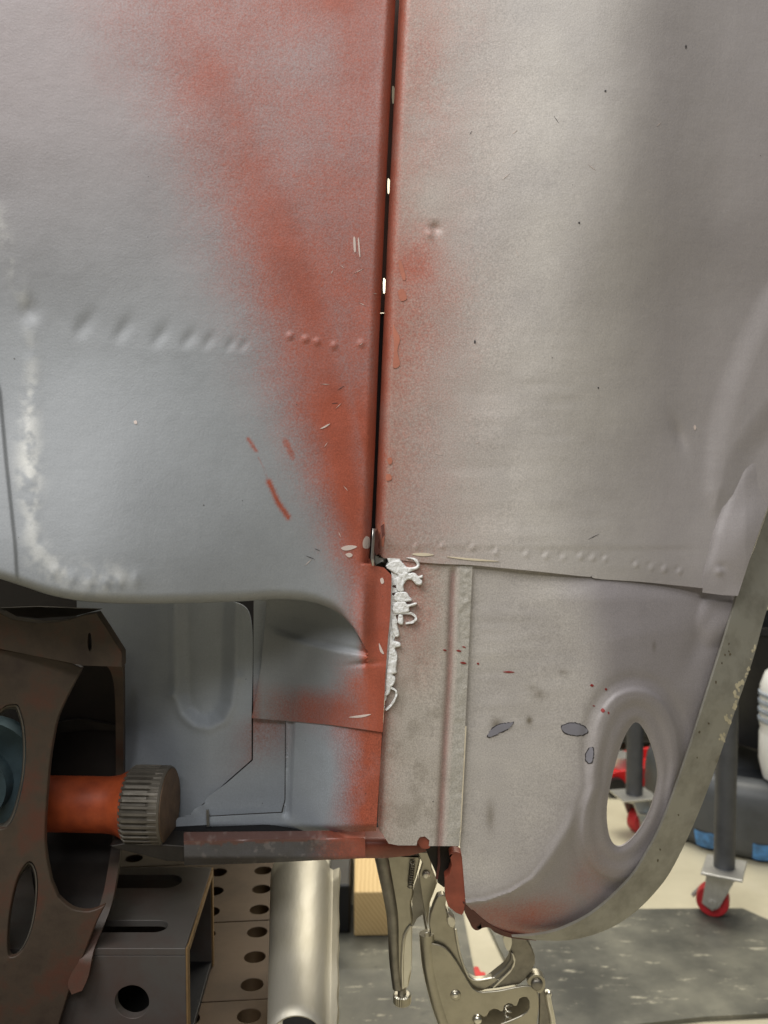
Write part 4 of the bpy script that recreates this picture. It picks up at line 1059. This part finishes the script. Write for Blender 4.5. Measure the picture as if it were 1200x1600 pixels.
# ------------------------------------------------------------------ bent aluminium sheet lying along the table edge
al = thing('aluminium_trough', 'shiny bent aluminium sheet lying along the edge of the perforated table', 'metal sheet', tuple(P(470, 1590, 0.72)))
bm = bmesh.new(); rows = []
for t in np.linspace(0, 1, 14):
    row = []
    Yc = 0.700 + 0.20 * t; uc = 464 + 6 * t; vtop = 1586 - 262 * t
    c = P(uc, vtop, Yc); sc = (0.0245 + 0.0068 * t) * (1.0)
    for a in np.linspace(195, 18, 22):
        ar = math.radians(a); row.append(bm.verts.new((c[0] + sc * math.cos(ar), Yc, c[2] - sc + sc * math.sin(ar))))
    jag = random.uniform(-0.0008, 0.0012)
    for dx, dz in ((0.0035, -0.002), (0.009 + jag, 0.0005), (0.0105 + jag, -0.004)):
        row.append(bm.verts.new((c[0] + sc * 0.95 + dx, Yc, c[2] - sc + sc * 0.31 + dz)))
    rows.append(row)
for A, B in zip(rows[:-1], rows[1:]):
    for i in range(len(A) - 1): bm.faces.new((A[i], B[i], B[i + 1], A[i + 1]))
o = bm_obj('bent_sheet', bm, M_ALU, al, angle=40); o.modifiers.new('t', 'SOLIDIFY').thickness = 0.0014
bm = bmesh.new(); box_bm(bm, P(464, 1640, 0.80), (0.03, 0.20, 0.03)); bm_obj('hollow_shade', bm, M_BLACK, al)  # black bar added to paint in the dark opening under the sheet

# ------------------------------------------------------------------ timber blocks on the left mat
def beam(name, x0, x1, y0, y1, z0, z1, mat, rz, label, cat, bev):
    bm = bmesh.new(); box_bm(bm, ((x0 + x1) / 2, (y0 + y1) / 2, (z0 + z1) / 2), (x1 - x0, y1 - y0, z1 - z0), Matrix.Rotation(rz, 3, 'Z'))
    return tag(bm_obj(name, bm, mat, bevel=bev), label, cat)
g0 = ground(549, 1463, 0.009); g1 = ground(616, 1463, 0.009)
beam('wood_block', g0[0], g1[0], g0[1], g0[1] + 0.45, 0.0095, 0.105, M_WOOD, math.radians(1.5), 'pale pine timber block with a sawn end on the grey mat', 'wood block', 0.003)
beam('black_block', g0[0] - 0.055, g0[0] - 0.006, g0[1] + 0.01, g0[1] + 0.40, 0.0095, 0.115, M_BINBLACK, math.radians(1.0), 'black block pressed against the side of the pine timber', 'block', 0.006)

# ------------------------------------------------------------------ locking C-clamp gripping the torn corner
Z5 = lambda l: [(580 + x * 320 / 1200, 1320 + y * 280 / 1050) for x, y in l]
Z6 = lambda l: [(660 + x * 0.2, 1440 + y * 0.2) for x, y in l]
cc = thing('locking_clamp', 'nickel plated locking C-clamp with a toothed slot under the curved corner panel', 'clamp', tuple(P(740, 1640, 0.775)))
slotp = Z6([(392, 760), (402, 735), (432, 724), (462, 738), (480, 748), (505, 738), (525, 700), (560, 682), (590, 690), (610, 705), (632, 700), (640, 660), (670, 640), (700, 645), (715, 662), (740, 660), (760, 605), (785, 592), (815, 592), (836, 625), (836, 670), (815, 705), (770, 738), (700, 768), (620, 798), (560, 840), (470, 850), (410, 800)])
hous = Z6([(18, 85), (50, 82), (60, 140), (80, 172), (130, 182), (180, 205), (225, 250), (270, 315), (320, 400), (360, 470), (395, 520), (430, 545), (480, 552), (600, 540), (720, 515), (820, 500), (862, 510), (892, 535), (908, 580), (912, 660), (900, 760), (880, 900), (840, 1000), (260, 1000), (180, 820), (120, 680), (70, 500), (35, 330), (20, 180)])
plate('housing', hous, 0.762, 0.0022, M_CLAMP, cc, holes=[slotp], bevel=0.0012, seg=3)
# the folded back of the housing
bm = bmesh.new()
tube_bm(bm, [P(*p, 0.768) for p in cr(Z6([(34, 90), (40, 180), (55, 330), (88, 490), (135, 660), (190, 810), (280, 1000)]), 4)], 0.0068, 14)
bm_obj('housing_spine', bm, M_CLAMP, cc, angle=60)
plate('slot_back', Z6([(380, 570), (860, 560), (860, 760), (600, 900), (380, 900)]), 0.779, 0.003, M_CLAMPD, cc)
arm = Z6([(60, 100), (50, 20), (62, -60), (85, -130), (115, -200), (160, -215), (190, -190), (180, -120), (200, -60), (255, -20), (255, 60), (268, 150), (290, 260), (330, 370), (365, 435), (420, 460), (500, 455), (570, 430), (610, 460), (470, 545), (420, 545), (300, 480), (100, 240)])
plate('fixed_arm', arm, 0.7660, 0.008, M_CLAMP, cc, bevel=0.0014, seg=3)
hook = Z6([(640, 130), (660, 112), (700, 118), (740, 105), (815, 130), (850, 190), (880, 270), (880, 330), (850, 400), (800, 460), (760, 492), (600, 520), (440, 540), (420, 530), (540, 440), (640, 360), (682, 300), (690, 240), (660, 210), (640, 170)])
plate('hook_arm', hook, 0.7665, 0.010, M_CLAMPD, cc, bevel=0.002, seg=3)
plate('hook_rib', Z6([(690, 240), (712, 250), (730, 300), (722, 350), (690, 400), (620, 470), (560, 525), (545, 520), (620, 440), (690, 370), (712, 320), (705, 270)]), 0.7640, 0.004, M_SHINE, cc, bevel=0.0008)
plate('hook_tip', cr(Z6([(630, 130), (650, 112), (690, 118), (700, 160), (690, 210), (672, 230), (650, 205)]), 3, True), 0.764, 0.012, M_SHINE, cc, bevel=0.0015)
plate('swivel_pad', Z6([(195, -80), (215, -60), (255, -20), (258, 20), (245, 48), (215, 45), (195, 20), (190, -20), (200, -40)]), 0.7625, 0.009, M_SHINE, cc, bevel=0.0012)
bm = bmesh.new()                                                                 # serrated edge of the arm
tube_bm(bm, [P(*p, 0.7652) for p in cr(Z6([(258, 60), (272, 150), (294, 260), (332, 370), (368, 436), (430, 458), (540, 440)]), 4)], 0.0011, 8)
bm_obj('arm_edge', bm, M_SHINE, cc)
def pin(name, uv, r, Y, h, mat, parent):
    c = P(*uv, Y); rr = r * Y / F; bm = bmesh.new()
    lathe_bm(bm, [(rr * 1.0, 0), (rr * 0.98, h * .55), (rr * .8, h * .9), (rr * .4, h)], c, (0, -1, 0), 24)
    return bm_obj(name, bm, mat, parent, angle=50)
pin('rivet', Z6([(260, 573)])[0], 8.5, 0.762, 0.0016, M_CLAMP, cc); pin('rivet', Z6([(258, 572)])[0], 4.5, 0.7605, 0.0016, M_SHINE, cc)
plate('pivot_boss', cr(Z6([(820, 480), (835, 440), (870, 418), (915, 418), (950, 445), (960, 490), (945, 540), (910, 560), (860, 520)]), 3, True), 0.7630, 0.010, M_CLAMP, cc, bevel=0.001)
pin('pivot_pin', Z6([(895, 488)])[0], 9.6, 0.7628, 0.003, M_CLAMPD, cc)
pin('slot_pin', Z6([(430, 758)])[0], 7.0, 0.7640, 0.004, M_SHINE, cc)
plate('lever', Z6([(912, 540), (960, 500), (965, 560), (985, 640), (1010, 760), (1040, 1000), (900, 1000), (912, 760), (915, 640)]), 0.7665, 0.004, M_CLAMPD, cc, bevel=0.001)
bm = bmesh.new(); tube_bm(bm, [P(*p, 0.765) for p in cr(Z6([(975, 540), (990, 640), (1015, 760), (1040, 1000)]), 4)], 0.0024, 10); bm_obj('lever_edge', bm, M_SHINE, cc)
pin('lever_pin', Z6([(985, 562)])[0], 4.6, 0.763, 0.003, M_SHINE, cc)
bm = bmesh.new(); pts = []
for t in np.linspace(0, 1, 60):
    a = t * 2 * math.pi * 5; c = P(*Z6([(672 - 12 * t, 660 + 220 * t)])[0], 0.770); pts.append((c[0] + 0.0026 * math.cos(a), c[1] + 0.0026 * math.sin(a), c[2]))
tube_bm(bm, pts, 0.0007, 7); bm_obj('spring', bm, M_SHINE, cc, angle=70)

# ------------------------------------------------------------------ locking pliers behind
lp = thing('locking_pliers', 'locking pliers hanging handle down with a knurled adjusting screw beside the pine block', 'pliers', tuple(P(630, 1568, 0.785)))
hd = cr(Z5([(58, 60), (75, 150), (100, 250), (120, 380), (126, 500), (130, 620), (134, 740), (142, 842)]), 3) + cr(Z5([(215, 845), (232, 770), (238, 690), (240, 600), (242, 470)]), 3) + cr(Z5([(246, 440), (236, 350), (246, 300), (250, 240), (268, 180), (285, 110), (296, 50)]), 3)
plate('handle', hd, 0.787, 0.010, M_CLAMP, lp, bevel=0.0038, seg=4)
bm = bmesh.new(); tube_bm(bm, [P(*p, 0.7905) for p in cr(Z5([(62, 60), (84, 170), (108, 290), (128, 420), (134, 560), (140, 700), (156, 840)]), 4)], [0.007 - 0.0022 * i / 24 for i in range(25)], 14)
bm_obj('handle_spine', bm, M_CLAMPD, lp, angle=60)
bm = bmesh.new(); tube_bm(bm, [P(*p, 0.7865) for p in cr(Z5([(232, 470), (200, 520), (186, 600), (180, 720), (184, 840)]), 4)], 0.0016, 8); bm_obj('handle_fold', bm, M_SHINE, lp)
plate('handle_inner', Z5([(238, 475), (205, 520), (192, 600), (188, 838), (212, 838), (222, 770), (236, 730), (238, 600)]), 0.7862, 0.002, M_SHINE, lp, bevel=0.0006)
sa = P(*Z5([(180, 840)])[0], 0.792); sb = P(*Z5([(181, 872)])[0], 0.792); s_c = P(*Z5([(181, 928)])[0], 0.792); kk = 0.792 / F
bm = bmesh.new(); cyl_bm(bm, sa, sb, 7 * kk, n=20); bm_obj('screw', bm, M_CLAMPD, lp)
bm = bmesh.new(); rg = []
for z_, r_ in ((sb[2], 12.5), (sb[2] - 2 * kk, 14.5), (s_c[2] + 2 * kk, 14.5), (s_c[2], 13)):
    rg.append([bm.verts.new((sb[0] + (r_ - (0.9 if i % 2 else 0)) * kk * math.cos(i * math.pi / 24), sb[1] + (r_ - (0.9 if i % 2 else 0)) * kk * math.sin(i * math.pi / 24), z_)) for i in range(48)])
for A, B in zip(rg[:-1], rg[1:]):
    for i in range(48): bm.faces.new((A[i], A[(i + 1) % 48], B[(i + 1) % 48], B[i]))
bm.faces.new(rg[0]); bm.faces.new(rg[-1][::-1]); bm_obj('knurled_head', bm, M_CLAMP, lp, angle=20)
plate('jaw', Z5([(270, 40), (345, 40), (355, 140), (388, 225), (372, 270), (345, 340), (330, 480), (322, 440), (300, 330), (288, 250), (278, 180), (300, 110)]), 0.782, 0.006, M_CLAMP, lp, bevel=0.0012)
plate('release_lever', Z5([(240, 340), (252, 250), (276, 180), (290, 260), (304, 340), (322, 460), (330, 500), (318, 500), (300, 408), (270, 430), (244, 480)]), 0.789, 0.004, M_CLAMPD, lp, bevel=0.0008)
pin('rivet', Z5([(322, 172)])[0], 6.6, 0.782, 0.003, M_SHINE, lp)
bm = bmesh.new(); pts = []
for t in np.linspace(0, 1, 110):
    a = t * 2 * math.pi * 11; c = P(*Z5([(242 - 14 * t, 100 + 150 * t)])[0], 0.783); pts.append((c[0] + 0.0022 * math.cos(a), c[1] + 0.0022 * math.sin(a), c[2]))
tube_bm(bm, pts, 0.0006, 6); bm_obj('spring', bm, M_CLAMPD, lp, angle=70)

# ------------------------------------------------------------------ rolling rack behind
c2 = ground(1130, 1431, 0.009); c1 = ground(990, 1303, 0.0)
XL, YN, YF = c2[0], c2[1], c1[1]
rk = thing('rolling_rack', 'black steel tube rack standing on red swivel casters behind the flange', 'rack', (XL + 0.3, (YN + YF) / 2, 0))
def post(x, y, z0, z1, r=0.0225):
    bm = bmesh.new(); cyl_bm(bm, (x, y, z0), (x, y, z1), r, n=24); return bm_obj('post', bm, M_POST, rk)
def caster(x, y, base, ang):
    rw = 0.035
    bm = bmesh.new(); box_bm(bm, (x, y, base + 0.108), (0.105, 0.085, 0.006), Matrix.Rotation(ang * .4, 3, 'Z')); cp = bm_obj('caster_plate', bm, M_ZINC, rk, bevel=0.002)
    R = Matrix.Rotation(ang, 3, 'Z'); off = R @ Vector((0.022, 0, 0)); wx, wy = x + off.x, y + off.y
    axd = R @ Vector((0, 1, 0)); c = Vector((wx, wy, base + rw))
    bm = bmesh.new(); lathe_bm(bm, [(rw * .6, -0.015), (rw * .95, -0.015), (rw, -0.011), (rw, 0.011), (rw * .95, 0.015), (rw * .6, 0.015)], c, axd, 36); wh = bm_obj('wheel', bm, M_CASTER, rk)
    bm = bmesh.new(); cyl_bm(bm, c - axd * 0.0165, c + axd * 0.0165, rw * .5, n=24); bm_obj('wheel_hub', bm, M_ZINC, wh)
    for s in (-1, 1):
        bm = bmesh.new(); a = c + axd * s * 0.0205
        top = Vector((x, y, base + 0.100)) + axd * s * 0.0205; xd = R @ Vector((1, 0, 0))
        q = [top - xd * 0.026, top + xd * 0.034, a + xd * 0.022 - Vector((0, 0, 0.004)), a - Vector((0, 0, 0.018)), a - xd * 0.018]
        f1 = [bm.verts.new(p) for p in q]; f2 = [bm.verts.new(p + axd * s * 0.003) for p in q]
        bm.faces.new(f1); bm.faces.new(f2[::-1])
        for i in range(5): bm.faces.new((f1[i], f1[(i + 1) % 5], f2[(i + 1) % 5], f2[i]))
        bm_obj('fork', bm, M_ZINC, rk, bevel=0.001)
        bm = bmesh.new(); cyl_bm(bm, a + axd * s * 0.002, a + axd * s * 0.010, 0.0085, n=6); bm_obj('axle_nut', bm, M_ZINC, rk)
    bm = bmesh.new(); cyl_bm(bm, (x, y, base + 0.092), (x, y, base + 0.106), 0.024, n=24); bm_obj('swivel', bm, M_ZINC, rk)
    bm = bmesh.new(); tube_bm(bm, [c + axd * -0.024 + (R @ Vector((dx, 0, dz))) for dx, dz in ((-0.03, 0.03), (0.0, 0.022), (0.028, 0.008), (0.044, -0.012))], 0.005, 8); bm_obj('brake_lever', bm, M_ZINC, rk)
for x, y, base, ang in ((XL, YN, 0.009, 2.75), (c1[0], YF, 0, 0.5), (XL + 0.62, YN + 0.02, 0.009, 1.0), (c1[0] + 0.66, YF, 0, 2.0)):
    post(x, y, base + 0.1105, 0.80); caster(x, y, base, ang)
bm = bmesh.new()
for a, b in (((XL, YN), (XL + 0.62, YN + 0.02)), ((c1[0], YF), (c1[0] + 0.66, YF)), ((XL, YN), (c1[0], YF)), ((XL + 0.62, YN + 0.02), (c1[0] + 0.66, YF))):
    cyl_bm(bm, (*a, 0.79), (*b, 0.79), 0.018, n=16)
bm_obj('top_frame', bm, M_POST, rk)

# tyre lying flat, bin and jug on it
TX, TY = 1.045, 2.47
ty = thing('tyre', 'black tyre lying flat on the concrete with blue coated sidewall lettering', 'tyre', (TX, TY, 0))
bm = bmesh.new(); prof = [(0.19, 0.03), (0.215, 0.008), (0.26, 0.001), (0.285, 0.01), (0.297, 0.035), (0.302, 0.07), (0.300, 0.085), (0.303, 0.10), (0.300, 0.115), (0.302, 0.13), (0.297, 0.165), (0.285, 0.19), (0.26, 0.199), (0.215, 0.192), (0.19, 0.17), (0.205, 0.15), (0.27, 0.14), (0.275, 0.10), (0.27, 0.06), (0.205, 0.05)]
n = 72; rg = [[bm.verts.new((TX + r * math.cos(2 * math.pi * i / n), TY + r * math.sin(2 * math.pi * i / n), z)) for i in range(n)] for r, z in prof]
for k_ in range(len(rg)):
    A, B = rg[k_], rg[(k_ + 1) % len(rg)]
    for i in range(n): bm.faces.new((A[i], A[(i + 1) % n], B[(i + 1) % n], B[i]))
bm_obj('carcass', bm, M_TYRE, ty, angle=50)
for a0_, a1_ in ((198, 212), (218, 236), (246, 262)):
    bm = bmesh.new(); rows = []
    for a in np.linspace(a0_, a1_, 9):
        wob = random.uniform(-0.003, 0.003); ar = math.radians(a)
        rows.append([bm.verts.new((TX + r * math.cos(ar), TY + r * math.sin(ar), z + wob)) for r, z in ((0.2905, 0.012), (0.2985, 0.034), (0.3025, 0.056))])
    for A, B in zip(rows[:-1], rows[1:]):
        for k_ in range(2): bm.faces.new((A[k_], A[k_ + 1], B[k_ + 1], B[k_]))
    bm_obj('blue_mark', bm, M_BLUE, ty)
bn = thing('bin', 'black plastic bin standing on the tyre behind the white jug', 'bin', (1.16, 2.56, 0.2))
bm = bmesh.new(); lathe_bm(bm, [(0.145, 0), (0.15, 0.005), (0.175, 0.33), (0.186, 0.335), (0.186, 0.355), (0.178, 0.355), (0.150, 0.02)], (1.16, 2.56, 0.2002), (0, 0, 1), 40); bm_obj('tub', bm, M_BINBLACK, bn)
bm = bmesh.new(); tube_bm(bm, [(1.16 + 0.19 * math.cos(a), 2.56 - 0.19 * math.sin(a) * 0.5, 0.50 - 0.10 * math.sin(a)) for a in np.linspace(0, math.pi, 16)], 0.004, 8); bm_obj('handle', bm, M_POST, bn)
jg = thing('jug', 'white plastic jug with grey neck rings standing on the tyre', 'jug', (1.026, 2.235, 0.2))
bm = bmesh.new(); lathe_bm(bm, [(0.05, 0), (0.062, 0.006), (0.072, 0.05), (0.072, 0.12), (0.069, 0.13), (0.072, 0.14), (0.072, 0.24), (0.06, 0.275), (0.034, 0.295), (0.030, 0.30)], (1.026, 2.235, 0.2002), (0, 0, 1), 12); bm_obj('bottle', bm, M_JUG, jg)
for i in range(4):
    bm = bmesh.new(); z = 0.20 + 0.15 + i * 0.022
    lathe_bm(bm, [(0.070, 0), (0.0755, 0.003), (0.0755, 0.010), (0.070, 0.013)], (1.026, 2.235, z), (0, 0, 1), 24); bm_obj('ring', bm, M_JUGRING, jg)
bm = bmesh.new(); lathe_bm(bm, [(0.033, 0), (0.033, 0.028), (0.030, 0.032)], (1.026, 2.235, 0.4985), (0, 0, 1), 24); bm_obj('cap', bm, M_BINBLACK, jg)

# red floor jack behind the hole
jk = thing('floor_jack', 'red low floor jack on the concrete seen through the oval hole', 'floor jack', (0.84, 2.74, 0))
for s in (0, 1):
    bm = bmesh.new(); y = 2.66 + 0.16 * s
    q = [(0.66, 0.03), (0.99, 0.03), (0.99, 0.15), (0.95, 0.16), (0.86, 0.10), (0.70, 0.075), (0.66, 0.06)]
    f1 = [bm.verts.new((x, y, z)) for x, z in q]; f2 = [bm.verts.new((x, y + 0.012, z)) for x, z in q]; bm.faces.new(f1); bm.faces.new(f2[::-1])
    for i in range(len(q)): bm.faces.new((f1[i], f1[(i + 1) % len(q)], f2[(i + 1) % len(q)], f2[i]))
    bm_obj('side_frame', bm, M_REDJACK, jk, bevel=0.003)
bm = bmesh.new(); box_bm(bm, (0.83, 2.745, 0.05), (0.28, 0.15, 0.03)); bm_obj('base_plate', bm, M_REDJACK, jk, bevel=0.003)
for x in (0.70, 0.95):
    bm = bmesh.new(); cyl_bm(bm, (x, 2.64, 0.03), (x, 2.84, 0.03), 0.03, n=24); bm_obj('wheel', bm, M_BINBLACK, jk)
bm = bmesh.new(); cyl_bm(bm, (0.74, 2.745, 0.066), (0.74, 2.745, 0.10), 0.04, n=24); bm_obj('saddle', bm, M_ZINC, jk)
bm = bmesh.new(); cyl_bm(bm, (0.805, 2.90, 0.0), (0.80, 2.90, 0.62), 0.008, n=12); tag(bm_obj('steel_rod', bm, M_ZINC), 'thin pale steel rod leaning upright behind the red floor jack', 'rod')
cb = thing('tool_cabinet', 'dark grey tool cabinet standing behind the red floor jack', 'cabinet', (0.78, 3.3, 0))
bm = bmesh.new(); box_bm(bm, (0.78, 3.3, 0.45), (0.78, 0.5, 0.82)); bm_obj('carcass', bm, M_CAB, cb, bevel=0.004)
for i in range(5):
    bm = bmesh.new(); box_bm(bm, (0.78, 3.04, 0.14 + i * 0.155), (0.72, 0.018, 0.14)); d_ = bm_obj('drawer', bm, M_CAB, cb, bevel=0.003)
    bm = bmesh.new(); box_bm(bm, (0.78, 3.024, 0.19 + i * 0.155), (0.66, 0.012, 0.012)); bm_obj('handle', bm, M_ZINC, d_)
for x in (0.45, 1.11):
    for y in (3.1, 3.5):
        bm = bmesh.new(); cyl_bm(bm, (x, y, 0), (x, y, 0.045), 0.02, n=16); bm_obj('foot', bm, M_BINBLACK, cb)
